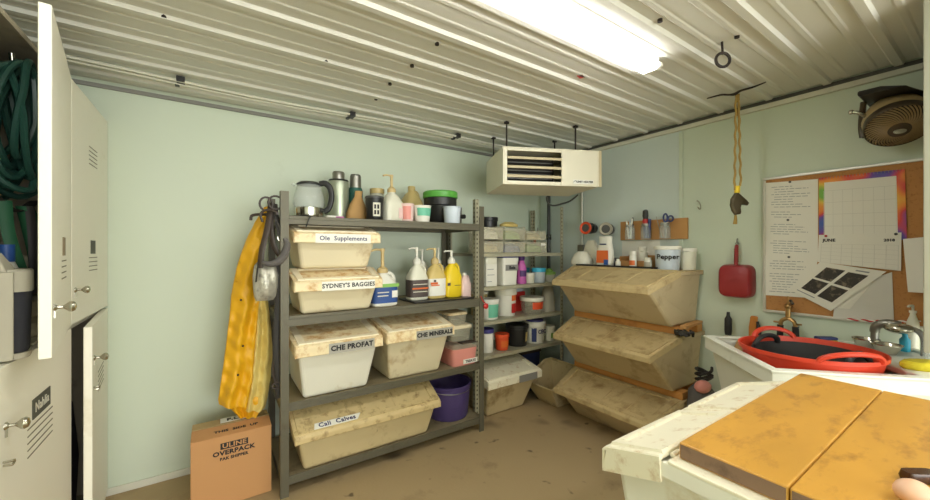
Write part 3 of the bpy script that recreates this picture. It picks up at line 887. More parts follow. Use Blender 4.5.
def jug(name, label, p, w, d, h, mb, rz=0, lab=None, pump=None, cap=None, lz=(.12, .62), pm='white_plastic', handle=1, group='pump jugs on the second shelf', extra=None):
    """gallon jug: h is the height of the body with its neck"""
    t = thing(name, label, 'bottle', p, rz, group)
    MB().loft([sq(w * .92, d * .92, 0, 4), sq(w, d, .008, 4.5), sq(w, d, h * .60, 4.5), sq(w * .93, d * .93, h * .68, 3.5), sq(w * .62, d * .62, h * .86, 2.6), sq(w * .33, d * .40, h * .94, 2.2), sq(w * .30, d * .36, h, 2)]).build('body', mb, t, smooth=True)
    if handle:
        pts = [(w * .28, 0, h * .93), (w * .55, 0, h * .95), (w * .80, 0, h * .89), (w * .93, 0, h * .78), (w * .92, 0, h * .66)]
        MB().tube(pts, d * .17, 8).build('handle', mb, t, smooth=True)
    if lab:
        MB().loft([sq(w + .0015, d + .0015, h * lz[0], 4.5), sq(w + .0015, d + .0015, h * lz[1], 4.5)], False, False).build('label', lab, t, smooth=True)
    if extra:
        for (m, x0, x1, z0, z1) in extra:
            MB().box(w * x0, w * x1, -d - .004, -d - .0016, h * z0, h * z1).build('label_panel', m, t)
    if cap: MB().lathe([(w * .36, h * .97), (w * .36, h * 1.07), (w * .32, h * 1.09), (.001, h * 1.09)], seg=18).build('cap', cap, t, smooth=True)
    if pump:
        ph = pump
        b = MB(); b.lathe([(w * .40, h * .97), (w * .42, h * 1.0), (w * .40, h * 1.08), (w * .22, h * 1.14), (w * .13, h * 1.16), (w * .13, h + ph * .86), (w * .17, h + ph * .86), (w * .17, h + ph), (.001, h + ph)], seg=16)
        b.tube([(w * .0, 0, h + ph * .93), (-w * .55, 0, h + ph * .95), (-w * .95, 0, h + ph * .88)], w * .085, 8)
        b.build('pump', pm, t, smooth=True)
    return t

# ================================================================== TOP SHELF OF THE RACK
zs = Z1 + .0015
def on(p0, p1, top, y, z): return fit_y(p0, p1, top, y, z)
# kettle
p, r, h = on(293, 325, 183, 2.66, zs)
t = thing('kettle', 'electric kettle with glass body and black lid on the rack top', 'kettle', p, -.45)
MB().lathe([(r * .88, 0), (r * .9, .004), (r * .86, .012)], seg=28).build('base', 'black_plastic', t, smooth=True)
MB().lathe([(r * .9, .0125), (r * .92, .02), (r * .93, h * .30), (r * .9, h * .305)], seg=28).build('steel_band', 'stainless', t, smooth=True)
MB().lathe([(r * .93, h * .31), (r * 1.0, h * .40), (r * .95, h * .62), (r * .74, h * .93), (r * .71, h * .93), (r * .90, h * .62), (r * .95, h * .4), (r * .9, h * .31)], seg=28).build('glass', 'glass', t, smooth=True)
MB().lathe([(r * .76, h * .93), (r * .78, h * .97), (r * .6, h * 1.02), (.001, h * 1.03)], seg=28).build('lid', 'black_plastic', t, smooth=True)
pts = [(r * .70, 0, h * .98), (r * 1.05, 0, h * 1.0), (r * 1.38, 0, h * .86), (r * 1.46, 0, h * .58), (r * 1.28, 0, h * .3), (r * .96, 0, h * .2)]
MB().tube(pts, r * .15, 8, flat=1.3).build('handle', 'black_plastic', t, smooth=True)
MB().tube([(-r * .7, 0, h * .90), (-r * .98, 0, h * .95), (-r * 1.02, 0, h * .93)], r * .14, 8).build('spout', 'glass', t, smooth=True)
MB().tube([(-.2 * r, -r * .85, .006), (-.8 * r, -r * 1.3, .006), (.0, -r * 1.75, .007), (.6 * r, -r * 2.05, .004), (.55 * r, -r * 2.2, -.02), (.4 * r, -r * 2.22, -.065)], .004, 6).build('cord', 'black_plastic', t, smooth=True)
# thermos flasks
p, r, h = on(328, 349, 172, 2.83, zs)
t = thing('thermos', 'silver grey vacuum flask with steel cup behind the kettle handle', 'flask', p)
MB().lathe([(r, 0), (r * 1.02, .006), (r * 1.02, h * .76), (r * .98, h * .80)], seg=24).build('body', 'thermos_silver', t, smooth=True)
MB().lathe([(r * .99, h * .80), (r * .95, h * .835), (r * .6, h * .845), (.001, h * .85)], seg=24).build('collar', 'black_plastic', t, smooth=True)
MB().lathe([(r * .56, h * .845), (r * .6, h * .97), (r * .52, h), (.001, h)], seg=24).build('cup', 'steel', t, smooth=True)
p, r, h = on(348, 363, 175, 2.84, zs)
t = thing('thermos', 'dark green vacuum flask with steel cup on the rack top', 'flask', p)
MB().lathe([(r, 0), (r, h * .66), (r * .86, h * .72), (.001, h * .72)], seg=24).build('body', 'thermos_green', t, smooth=True)
MB().lathe([(r * .78, h * .722), (r * .74, h * .97), (r * .66, h * .98), (.001, h * .98)], seg=24).build('cup', 'steel', t, smooth=True)
MB().lathe([(r * .68, h * .981), (r * .66, h), (.001, h)], seg=24).build('cup_rim', 'dark_grey', t, smooth=True)
# paper bag, dish, mug, jar
p, r, h = on(348, 364, 191, 2.73, zs)
t = thing('paper_bag', 'twisted brown paper bag between green flask and dark mug', 'bag', p)
MB().loft([sq(r * 1.2, r * .7, 0, 3), sq(r * 1.3, r * .8, h * .25, 3, cx=.004), sq(r * 1.0, r * .7, h * .55, 2.5, cx=.01), sq(r * .45, r * .4, h * .82, 2.2, cx=.016), sq(r * .5, r * .3, h, 2, cx=.022)]).build('bag', 'paper_bag', t, smooth=True)
p = at_y(334, 214, 2.60); p.z = zs
t = thing('flat_dish', 'flat pink and white plastic packet in front of the flasks', 'packet', p, .1)
MB().loft([sq(.055, .032, 0, 4), sq(.062, .036, .012, 4), sq(.06, .035, .022, 4)]).build('packet', 'white_plastic', t, smooth=True)
MB().box(.0, .055, -.0372, -.034, .004, .018).build('pink_end', 'magenta', t)
p, r, h = on(365, 384, 198, 2.60, zs)
t = thing('mug', 'black insulated mug with a white square emblem', 'mug', p, -.12)
MB().lathe([(r * .82, 0), (r * .86, .004), (r * .97, h * .9), (r * .97, h)], seg=24).build('body', 'black_plastic', t, smooth=True)
MB().lathe([(r * 1.0, h * .97), (r * 1.0, h * 1.04), (r * .9, h * 1.07), (.001, h * 1.07)], seg=24).build('lid', 'dark_grey', t, smooth=True)
e = MB(); fr = -r * .98
for x0, x1, z0, z1 in ((-.4, -.28, .2, .75), (.26, .38, .2, .75), (-.4, .38, .68, .76), (-.4, .38, .18, .26), (-.06, .04, .2, .75), (-.4, .38, .44, .5)):
    e.box(x0 * r, x1 * r, fr - .0035, fr - .0005, z0 * h, z1 * h)
e.build('emblem', 'white_ink', t)
p, r, h = on(370, 384, 189, 2.79, zs)
lidded_tub('glass_jar', 'clear jar with tan lid behind the black mug', 'jar', p, r, h, 'clear', 'tan_liquid', taper=.97, lidh=.03)
# pump bottle and plain jug
p, r, h = on(381, 402, 190, 2.64, zs)
jug('pump_bottle', 'white bottle with a tan pump head on the rack top', p, r * 1.0, r * .85, h - .012, 'milky', .2, pump=.125, pm='ivory_pump', handle=0, group=None, extra=[('pink_pale', .25, .8, .12, .45)])
p, r, h = on(401, 422, 187, 2.84, zs)
jug('glass_jug', 'tan gallon jug with cap behind the pink cup', p, r, r * .85, h * .93, 'tan_liquid', .3, cap='tan_liquid', group=None)
p, r, h = on(400, 414, 204, 2.60, zs)
lidded_tub('cup', 'pink and white paper cup on the rack top', 'cup', p, r, h, 'pink_pale', None, taper=.9, labm='pink', lab_z=(.15, .85), lab_a=(-150, -80), lidh=.01)
p, r, h = on(413, 431, 206, 2.59, zs)
lidded_tub('yogurt_tub', 'white tub with green and blue printing beside the pink cup', 'tub', p, r, h, 'white_plastic', None, taper=.82, labm='teal_label', lab_z=(.4, .85), lab_a=(-150, -30), lidh=.01)
p, r, h = on(424, 459, 192, 2.72, zs)
t = lidded_tub('bucket', 'black bucket with bright green lid on the rack top', 'bucket', p + Vector((0, .02, 0)), r * .9, h * .80, 'black_plastic', 'black_plastic', taper=.78, lidh=.05)
MB().lathe([(r * .98, h * .805), (r * 1.0, h * .82), (r * 1.0, h * .97), (r * .95, h), (r * .86, h), (r * .84, h * .96), (.001, h * .96)], seg=28).build('green_lid', 'lid_green', t, smooth=True)
e = MB(); e.lathe([(.034, 0), (.034, .003), (.001, .003)], seg=24, sx=1, sy=.6, mtx=Matrix.Translation((.01, -r * .80, h * .42)) @ Matrix.Rotation(PI / 2, 4, 'X'))
e.build('badge', 'pink_pale', t)
p, r, h = on(443, 461, 207, 2.54, zs)
lidded_tub('cup', 'pale blue translucent cup in front of the black bucket', 'cup', p, r, h, 'ice_blue', None, taper=.86, lidh=.01)
# triangular bracket at the rack end
t = thing('wall_bracket', 'grey triangular bracket with curved brace standing at the rack end', 'bracket', (1.70, 2.72, zs), .1)
b = MB(); b.box(.075, .10, -.012, .012, 0, .16); b.box(-.09, .10, -.012, .012, .0, .012)
b.build('arms', 'steel', t, bevel=.002)
MB().tube([(-.085, 0, .02), (-.06, 0, .08), (.0, 0, .13), (.08, 0, .16)], .009, 8).build('brace', 'steel', t, smooth=True)
MB().rod((-.06, .0, .065), (.14, .0, .085), .02).build('handle', 'black_plastic', t, smooth=True)

# ================================================================== SECOND SHELF: JUGS
zt = Z2 + .0015
t = tag(MB().box(-.27, .27, -.15, .15, 0, .012).build('drip_tray', 'black_plastic', bevel=.004), 'black drip tray under the jugs on the second rack shelf', 'tray', None, (1.52, 2.665, zt))
zj = zt + .0135
p, r, h = on(370, 395, 278, 2.60, zt)
jug('pump_jug', 'white jug with blue label and tan pump beside the baggies bin', (p.x, p.y, p.z), r * 1.08, r * .85, .245, 'white_plastic', .05, lab='blue_label', pump=.17, pm='ivory_pump', lz=(.10, .58), extra=[('green_label', -.98, .98, .56, .66), ('white_label', .4, .85, .25, .45), ('white_ink', -.75, .15, .40, .43), ('white_ink', -.75, .1, .30, .33)])
p, r, h = on(396, 412, 268, 2.66, zj)
jug('pump_jug', 'white jug with dark brown label and white pump', (1.335, 2.66, zj), .078, .062, .285, 'milky', 0, lab='dark_label', pump=.125, lz=(.08, .55), extra=[('orange_label', -.9, .9, .30, .34), ('white_ink', -.8, .8, .42, .44), ('white_ink', -.8, .8, .22, .24)])
jug('pump_jug', 'plain white jug behind the brown labelled jug, taller pump', (1.455, 2.80, zt), .07, .06, .27, 'white_plastic', 0, pump=.14)
jug('pump_jug', 'amber jug with white and orange label and tall pump', (1.50, 2.665, zj), .08, .062, .285, 'amber', 0, lab='white_label', pump=.12, lz=(.08, .56), pm='ivory_pump', extra=[('orange_label', -.9, -.1, .40, .46), ('orange_label', -.85, .1, .36, .39), ('dark_label', -.55, -.3, .47, .53)])
jug('pump_jug', 'plain white jug between the amber and the yellow ones', (1.61, 2.80, zt), .062, .055, .28, 'white_plastic', 0, pump=.14)
jug('pump_jug', 'bright yellow jug with a white pump', (1.66, 2.665, zj), .078, .06, .285, 'yellow_plastic', 0, pump=.10, extra=[('dark_label', -.95, -.6, .34, .42), ('dark_label', -.1, .7, .33, .345)])
t = jug('clear_jug', 'small clear jug of pale pink liquid at the rack end', (1.785, 2.655, zt), .05, .045, .19, 'pink_pale', 0, lab=None, cap='white_plastic', handle=1, group=None)
# red clip on the rack post
p = at_y(483, 306, 2.46)
t = thing('red_knob', 'red plastic knob clipped to the end post of the rack', 'knob', (1.862, 2.462, 1.03))
MB().lathe([(.016, 0), (.024, .006), (.024, .014), (.01, .02)], seg=8, mtx=Matrix.Rotation(PI / 2, 4, 'X')).build('knob', 'red', t, smooth=False)
MB().tube([(0, -.004, .02), (-.03, -.003, .05), (-.045, .0, .085)], .004, 6).build('cord', 'red', t, smooth=True)

# ================================================================== THIRD AND LOWEST SHELVES
zu = Z3 + .0015
def food_box(label, loc, w, d, h, mb, ml, rz=0, group='plastic boxes beside the minerals bin', lettering=None):
    t = thing('storage_box', label, 'box', loc, rz, group)
    MB().loft([sq(w * .9, d * .9, 0, 7), sq(w, d, h * .8, 7)]).build('body', mb, t, smooth=True)
    MB().loft([sq(w * 1.05, d * 1.05, h * .8, 7), sq(w * 1.05, d * 1.05, h * .93, 7), sq(w * .98, d * .98, h, 7)]).build('lid', ml, t, smooth=True)
    if lettering:
        s = MB().box(-.2 * w, .9 * w, -d * .98 - .003, -d * .96, h * .08, h * .28).build('label_strip', 'white_label', t)
        text(lettering, .028, 'black_ink', s, (.35 * w, -d * .98 - .004, h * .18), bold=.001)
    return t
t = food_box('pink filled clear box beside the minerals bin on the rack', (1.69, 2.62, zu), .125, .13, .175, 'pink', 'clear_box', lettering='TREATS')
b = MB(); b.box(-.04, .1, -.135, -.06, .176, .186); b.build('lid_grip', 'leather_dark', t, bevel=.003)
food_box('clear box standing on the pink filled box on the rack', (1.675, 2.64, zu + .19), .10, .12, .13, 'clear_box', 'bin_cream')
food_box('shallow cream box at the back, on the clear and pink boxes', (1.66, 2.66, zu + .3215), .09, .11, .10, 'clear_box', 'lid_cream')
# purple bucket on the lowest shelf
p, r, h = on(428, 476, 383, 2.70, Z4 + .0015)
t = thing('bucket', 'purple plastic bucket on the lowest rack shelf', 'bucket', (1.64, 2.69, Z4 + .0015))
rr, hh = .192, .275
MB().lathe([(rr * .84, 0), (rr * .87, .01), (rr * .98, hh - .02), (rr * 1.02, hh - .018), (rr * 1.03, hh), (rr * .97, hh), (rr * .84, .02), (.001, .02)], seg=36).build('body', 'purple', t, smooth=True)
b = MB(); b.tube([(rr * 1.03 * math.cos(a), -rr * 1.0 * math.sin(a), hh - .03 - .02 * math.sin(a)) for a in [PI * i / 14 for i in range(15)]], .003, 6); b.build('handle', 'steel', t, smooth=True)

# ================================================================== CORNER SHELVING
q = W1 + .0015
def caddy(label, x0, x1, z, h, y=2.66, d=.2, m='clear_box', content=None):
    t = thing('organizer_box', label, 'box', ((x0 + x1) / 2, y + d / 2, z), 0, 'clear plastic organiser boxes')
    w = (x1 - x0) / 2 - .004
    b = MB(); th = .004
    b.box(-w, w, -d / 2, -d / 2 + th, 0, h * .85); b.box(-w, w, d / 2 - th, d / 2, 0, h); b.box(-w, -w + th, -d / 2 + th, d / 2 - th, 0, h); b.box(w - th, w, -d / 2 + th, d / 2 - th, 0, h); b.box(-w + th, w - th, -d / 2 + th, d / 2 - th, 0, th)
    b.build('box', m, t)
    if content:
        MB().loft([sq(w * .85, d * .4, .006, 4), sq(w * .8, d * .38, h * .5, 3), sq(w * .4, d * .2, h * .72, 2.4)]).build('contents', content, t, smooth=True)
    MB().box(-.02, .02, -d / 2 - .008, -d / 2 - .0002, h * .3, h * .36).build('grip', m, t)
    return t
xs = (2.00, 2.215, 2.46, 2.71)
caddy('clear organiser box with tan things, lower tier beside the corner post', 1.965, 2.225, q, .122, content='tan_liquid')
caddy('clear organiser box with bluish things, middle of the lower tier', 2.235, 2.50, q, .122, content='blue_label')
t = caddy('clear organiser box with greenish things and white tag, lower tier', 2.51, 2.79, q, .122, content='lime')
MB().box(.06, .115, -.103, -.1005, .07, .095).build('name_tag', 'white_label', t)
q2 = q + .1235
caddy('clear organiser box heaped with white paper, upper tier', 1.965, 2.225, q2, .125, content='white_bag')
caddy('clear organiser box with yellow and green packets, upper tier', 2.235, 2.50, q2, .125, content='lime')
caddy('clear organiser box with straw coloured things, upper tier at the pipe', 2.51, 2.78, q2, .10, content='tan_liquid')
t = thing('packet', 'crumpled yellow packet on top of the upper organiser boxes', 'packet', (2.36, 2.745, q2 + .126))
MB().loft([sq(.09, .05, 0, 3), sq(.10, .06, .02, 2.6), sq(.05, .03, .045, 2.4)]).build('packet', 'amber', t, smooth=True)
lidded_tub('bucket', 'small black bucket with badge standing above the organiser boxes', 'bucket', (2.27, 2.955, q), .095, .35, 'black_plastic', 'black_plastic', taper=.9, lidh=.03)
t = thing('hand_saw', 'orange handled tool leaning in the corner beside the boxes', 'tool', (2.845, 2.90, q))
MB().rod((-.02, 0, .014), (.07, .03, .20), .013).build('handle', 'orange_red', t, smooth=True)
MB().loft([[(.07, .03, .19), (.09, .03, .19), (.09, .034, .19), (.07, .034, .19)], [(.10, .045, .27), (.11, .045, .27), (.11, .048, .27), (.10, .048, .27)]]).build('blade', 'steel', t)
# second shelf
q = W2 + .0015
t = thing('carton', 'white carton with cream top beside the corner post', 'carton', (2.086, 2.73, q))
MB().box(-.062, .062, -.07, .07, 0, .20).build('body', 'white_plastic', t, bevel=.004)
MB().loft([sq(.066, .074, .2005, 8), sq(.066, .074, .262, 8)]).build('top', 'milky', t, bevel=.003)
b = MB(); b.box(-.05, .02, -.0715, -.0703, .15, .156); b.box(-.05, .03, -.0715, -.0703, .10, .105); b.box(-.05, .0, -.0715, -.0703, .04, .045); b.build('print', 'grey_ink', t)
t = thing('square_pail', 'white square pail with blue edged lid and grey label', 'pail', (2.309, 2.74, q))
MB().loft([sq(.085, .08, 0, 7), sq(.095, .09, .225, 7)]).build('body', 'white_plastic', t, smooth=True)
MB().loft([sq(.101, .096, .2255, 7), sq(.101, .096, .255, 7)]).build('lid', 'white_plastic', t, smooth=True)
MB().loft([sq(.099, .094, .2555, 7), sq(.092, .088, .272, 7)]).build('lid_top', 'lid_blue', t, smooth=True)
n = MB().box(-.07, .085, -.0925, -.091, .135, .19).build('label', 'mid_grey', t)
text('Beta', .04, 'black_ink', n, (.01, -.0935, .162), bold=.002)
t = thing('bottle', 'violet and magenta bottle beside the square pail', 'bottle', (2.499, 2.72, q))
MB().lathe([(.048, 0), (.05, .01), (.045, .08), (.05, .15), (.03, .21), (.025, .225)], seg=20).build('body', 'magenta', t, smooth=True)
MB().lathe([(.029, .224), (.033, .23), (.033, .285), (.001, .29)], seg=20).build('cap', 'violet', t, smooth=True)
arc_label(.0465, .07, .13, -150, -30, r1=.05, e=.002).build('label', 'violet', t)
t = thing('basket', 'blue open basket at the back of the corner shelf', 'basket', (2.64, 2.95, q))
MB().loft([sq(.13, .07, 0, 6), sq(.14, .08, .14, 6), sq(.132, .072, .14, 6), sq(.12, .06, .01, 6)]).build('body', 'teal', t, smooth=True)
lidded_tub('tub', 'white rounded packet in front of the blue basket', 'packet', (2.610, 2.72, q), .05, .10, 'milky', 'white_plastic', taper=.9)
lidded_tub('tub', 'clear tub with bright aqua lid on the corner shelf', 'tub', (2.735, 2.72, q), .068, .145, 'ice_blue', 'aqua', taper=.9, lidh=.03)
t = lidded_tub('tub', 'shallow tub with lime lid at the end of the corner shelf', 'tub', (2.88, 2.715, q), .064, .10, 'clear', 'lime', taper=.9, lidh=.02)
MB().sphere((.0, .0, .112), .04, 14, 1, 1, .6).build('heap', 'lime', t, smooth=True)
# third shelf
q = W3 + .0015
lidded_tub('tub', 'tub with teal and green label and white lid beside the corner post', 'tub', (2.119, 2.735, q), .085, .185, 'white_plastic', 'white_plastic', labm='teal_label', lab_z=(.1, .75), lidh=.03)
t = lidded_tub('pail', 'white pail with orange label and cream lid, tallest on the shelf', 'pail', (2.365, 2.80, q), .105, .265, 'white_plastic', 'milky', labm='orange_label', lab_z=(.55, .84), lab_a=(-95, -45), lidh=.05, handle=True)
arc_label(.098, .03, .12, -95, -40, e=.003).build('lower_label', 'red', t)
lidded_tub('tub', 'clear tub with an orange label and cream lid', 'tub', (2.655, 2.735, q), .115, .165, 'clear_box', 'milky', labm='orange_red', lab_z=(.30, .72), lab_a=(-130, -40), lidh=.03)
t = thing('small_box', 'red box under a white packet at the back of the third corner shelf', 'box', (2.60, 2.94, q))
MB().box(-.12, .10, -.06, .07, 0, .20).build('body', 'red', t, bevel=.003)
MB().loft([sq(.09, .05, .201, 4), sq(.10, .055, .225, 4), sq(.05, .03, .25, 3)]).build('packet', 'ice_blue', t, smooth=True)
lidded_tub('tub', 'cream tub at the back behind the orange labelled pail', 'tub', (2.158, 2.955, q), .085, .23, 'tan_liquid', 'milky', taper=.95)
t = thing('feed_sack', 'pale folded plastic sack hanging over the end of the corner shelf', 'sack', (2.885, 2.75, q))
MB().loft([sq(.075, .075, 0, 3), sq(.075, .075, .06, 2.6), sq(.07, .06, .14, 2.4, cx=.01), sq(.055, .05, .22, 2.2, cx=.015), sq(.035, .03, .27, 2, cx=.03)]).build('sack', 'grey_pale', t, smooth=True)
# fourth shelf
q = W4 + .0015
lidded_tub('pail', 'white pail with dark blue lid beside the corner post', 'pail', (2.086, 2.735, q), .062, .215, 'white_plastic', 'lid_blue', taper=.92, labm='white_label', lidh=.03)
t = lidded_tub('tub', 'orange red tub between the white pail and the black bucket', 'tub', (2.253, 2.72, q), .066, .15, 'orange_red', 'orange_red', taper=.86, labm='orange', lab_z=(.2, .6), lidh=.025)
lidded_tub('bucket', 'black bucket with a pale yellow label on the corner shelf', 'bucket', (2.488, 2.77, q), .108, .205, 'black_plastic', 'black_plastic', taper=.88, labm='amber', lab_z=(.22, .66), lab_a=(-78, -50), lidh=.03)
t = lidded_tub('bucket', 'white bucket with blue lid top and hand written letters', 'bucket', (2.72, 2.765, q), .108, .215, 'white_plastic', 'white_plastic', taper=.88, handle=True, lidh=.04, writing='CEC', ink='purple_ink', size=.055, labm='navy', lab_z=(.08, .72), lab_a=(-150, -122))
MB().lathe([(.09, .215), (.088, .228), (.001, .228)], seg=24).build('lid_top', 'lid_blue', t, smooth=True)
lidded_tub('bucket', 'small milky bucket with wire handle at the end of the shelf', 'bucket', (2.892, 2.72, q), .054, .15, 'milky', 'milky', taper=.86, handle=True, lidh=.025, labm='lime', lab_z=(.2, .55), lab_a=(-120, -80))
t = thing('crate', 'dark blue crate behind the white bin under the corner shelving', 'crate', (2.765, 2.96, .002))
MB().loft([sq(.15, .075, 0, 7), sq(.17, .085, .48, 7), sq(.162, .077, .48, 7), sq(.145, .07, .01, 7)]).build('body', 'navy', t, smooth=True)
MB().box(-.16, .16, -.088, -.0805, .40, .43).build('band', 'leather_dark', t)

# ================================================================== TOP OF THE BIN STACK
zt = BZ[2] + BT
RX = 0.0
tray = thing('tray', 'black shallow tray of tack room bits on the topmost bin', 'tray', (2.945, 1.925, zt), 0)
b = MB(); b.box(-.14, .14, -.375, .375, 0, .006)
for x0, x1, y0, y1 in ((-.146, -.14, -.381, .381), (.14, .146, -.381, .381), (-.14, .14, -.381, -.375), (-.14, .14, .375, .381)): b.box(x0, x1, y0, y1, 0, .022)
b.build('tray', 'black_plastic', tray)
zq = zt + .0075
def stk(px, x): return at_x(px, 262, x).y
def bag(label, y, x, a, c, h, m='white_bag', rz=0, name='plastic_bag', top=.4, lean=0.0):
    t = thing(name, label, 'bag', (x, y, zq), rz)
    b = MB().loft([sq(a * .9, c * .9, 0, 3), sq(a, c, h * .2, 2.8), sq(a * .95, c * .9, h * .5, 2.6, cx=lean * .4), sq(a * .7, c * .7, h * .8, 2.4, cx=lean * .8), sq(a * top, c * top, h, 2.2, cx=lean)])
    b.build('bag', m, t, smooth=True); return t
bag('crumpled clear bag at the far end of the black tray', stk(582, 2.90), 2.90, .085, .10, .13)
bag('crumpled white bag with green leafy top behind the far tray end', stk(592, 3.03), 3.03, .045, .10, .235, lean=-.01)
t = bag('white treat bag with orange picture standing on the black tray', stk(605, 2.89), 2.89, .042, .085, .265, 'white_plastic', 0, 'treat_bag', .75, lean=.012)
b = MB(); b.loft([[(-.0435, -.06, .03), (-.0435, .06, .03), (-.038, .06, .03), (-.038, -.06, .03)], [(-.041, -.055, .14), (-.041, .055, .14), (-.034, .055, .14), (-.034, -.055, .14)]]); b.build('picture', 'orange_label', t)
MB().box(-.0465, -.040, -.06, -.02, .015, .06).build('blue_corner', 'blue', t)
MB().box(-.0375, -.026, -.03, .03, .19, .20).build('print', 'navy', t)
t = thing('dark_tin', 'dark open box behind the treat bag on the tray', 'box', (2.985, stk(617, 2.985), zq))
MB().box(-.06, .06, -.05, .05, 0, .075).build('body', 'dark_grey', t, bevel=.003)
t = thing('small_bottle', 'small white bottle between the dark box and the tan carton', 'bottle', (2.85, stk(618, 2.85), zq))
MB().lathe([(.02, 0), (.022, .004), (.022, .045), (.013, .055), (.013, .068), (.001, .07)], seg=16).build('bottle', 'white_plastic', t, smooth=True)
y0, y1 = stk(655, 2.95), stk(622, 2.95)
t = thing('display_carton', 'open tan carton of supplies on the near end of the tray', 'carton', (2.985, (y0 + y1) / 2 + .012, zq))
w = (y1 - y0) / 2 - .01
b = MB(); b.box(-.07, -.066, -w, w, 0, .055); b.box(.066, .07, -w, w, 0, .10); b.box(-.066, .066, -w, -w + .004, 0, .09); b.box(-.066, .066, w - .004, w, 0, .09); b.box(-.066, .066, -w + .004, w - .004, 0, .004)
b.build('carton', 'wood_tan', t)
def pill(label, y, x, r, h, rz=0, cap='white_plastic', z=None):
    t = thing('medicine_bottle', label, 'bottle', (x, y, zq if z is None else z), rz)
    MB().lathe([(r, 0), (r * 1.02, .004), (r * 1.02, h * .74), (r * .75, h * .8)], seg=20).build('body', 'white_plastic', t, smooth=True)
    MB().lathe([(r * .86, h * .795), (r * .86, h), (.001, h)], seg=20).build('cap', cap, t, smooth=True)
    return t
t = pill('tall white bottle standing in front of the tan carton', stk(633, 2.86), 2.86, .028, .135)
arc_label(.0286, .02, .06, 120, 240).build('label', 'orange_label', t)
t = pill('short white bottle with a cream cap in front of the tan carton', stk(648, 2.86), 2.86, .028, .085, cap='milky')
arc_label(.0286, .01, .05, 120, 240).build('label', 'grey_pale', t)
pill('wide white bottle in the tan carton', stk(643, 3.0), 2.99, .04, .165, z=zq + .0055)
pill('slim white bottle in the tan carton beside the wide one', stk(634, 3.0), 2.99, .027, .12, z=zq + .0055)
zb = zt + .001
def right_bucket(label, p0, p1, x, top, writing=None):
    c = at_x((p0 + p1) / 2, top, x); r = radius(c, p1 - p0)
    return lidded_tub('bucket', label, 'bucket', (x, c.y, zb), r, c.z - zb, 'ice_blue' if writing else 'milky', 'white_plastic', -PI / 2 + .5, taper=.88, lidh=.022, writing=writing, ink='black_ink', size=.05)
right_bucket('white bucket marked pepper on the topmost bin', 654, 681, 2.89, 246, 'Pepper')
right_bucket('plain white bucket behind the pepper bucket', 678, 697, 3.03, 248)
# sheet of paper on the wall
XW = XR - .006
def flat_on_wall(name, label, cat, p0, p1, pt, pb, m, x=XW, th=.002):
    a = at_x(p0, pt, x); c = at_x(p1, pb, x)
    t = MB().box(-th, 0, -(a.y - c.y) / 2, (a.y - c.y) / 2, -(a.z - c.z) / 2, (a.z - c.z) / 2).build(name, m)
    return tag(t, label, cat, None, (x, (a.y + c.y) / 2, (a.z + c.z) / 2))
flat_on_wall('paper_sheet', 'white sheet of paper pinned to the wall under the jar plank', 'paper', 622, 660, 241, 263, 'paper', XR - .0045)

# plank with three jars
a = at_x(620, 229, XR - .03); c = at_x(687, 229, XR - .03)
zc = 1.665; zh = .085; Ly = a.y - c.y; yc = (a.y + c.y) / 2
t = tag(MB().box(-.02, 0, -Ly / 2, Ly / 2, -zh, zh).build('jar_plank', 'wood_tan', bevel=.003), 'tan plank on the wall carrying three glass jars', 'plank', None, (XR - .0045, yc, zc))
def wall_jar(px, label, fill):
    y = at_x(px, 229, XR - .07).y
    t = thing('mason_jar', label, 'jar', (XR - .072, y, zc - .085), 0, 'jars clamped to the wall plank')
    r = .042
    MB().lathe([(r * .85, 0), (r, .008), (r, .10), (r * .8, .115), (r * .82, .14), (r * .76, .14), (r * .74, .116), (r * .93, .1), (r * .93, .01), (.001, .008)], seg=24).build('jar', 'glass', t, smooth=True)
    b = MB(); b.lathe([(r * .83, .118), (r * .87, .118), (r * .87, .130), (r * .83, .130)], seg=24); b.box(r * .7, .047, -.006, .006, .10, .135); b.build('clamp', 'steel', t, smooth=False)
    return t
t = wall_jar(630, 'glass jar of pale tubes on the wall plank, farthest from the board', 0)
for i, (dx, dy, m) in enumerate(((-.012, .012, 'white_plastic'), (.008, .004, 'ice_blue'), (-.002, -.014, 'white_plastic'), (.012, -.01, 'dark_grey'))):
    tag(MB().rod((dx * .6, dy * .6, .012), (dx * 1.6, dy * 1.6, .17 + .01 * i), .007).build('marker_pen', m, smooth=True), ('white marker pen leaning back in the first wall jar', 'pale blue pen in the first wall jar', 'white marker pen standing forward in the first wall jar', 'dark grey pen in the first wall jar')[i], 'pen', 'pens in the wall jar', t.location.copy())
t2 = wall_jar(646, 'glass jar with a black and red handled brush on the plank', 0)
o = thing('brush', 'black handled brush with red band in the middle wall jar', 'brush', t2.location + Vector((0, .004, .012)))
MB().loft([sq(.014, .014, 0, 3), sq(.018, .018, .12, 3)]).build('bristles', 'navy', o, smooth=True)
MB().lathe([(.021, .1205), (.026, .14), (.022, .165)], seg=16).build('band', 'red', o, smooth=True)
MB().lathe([(.018, .1655), (.024, .19), (.022, .235), (.010, .245), (.001, .246)], seg=16).build('handle', 'black_plastic', o, smooth=True)
o = tag(MB().rod((0, 0, .012), (0, -.01, .175), .013).build('marker_pen', 'navy', smooth=True), 'thick navy marker in the middle wall jar', 'pen', None, t2.location + Vector((-.004, -.026, 0)))
t3 = wall_jar(665, 'glass jar holding blue handled scissors, nearest the wall hook', 0)
o = thing('scissors', 'blue handled scissors standing in the nearest wall jar', 'scissors', t3.location + Vector((0, -.004, .012)))
b = MB(); b.loft([sq(.002, .004, 0, 4), sq(.003, .010, .13, 4)]); b.build('blades', 'steel', o, smooth=True)
MB().tube([(0, .0 + .016 * math.cos(a_), .165 + .032 * math.sin(a_)) for a_ in [2 * PI * i / 16 for i in range(16)]], .007, 8, closed=True).build('bow', 'navy', o, smooth=True)
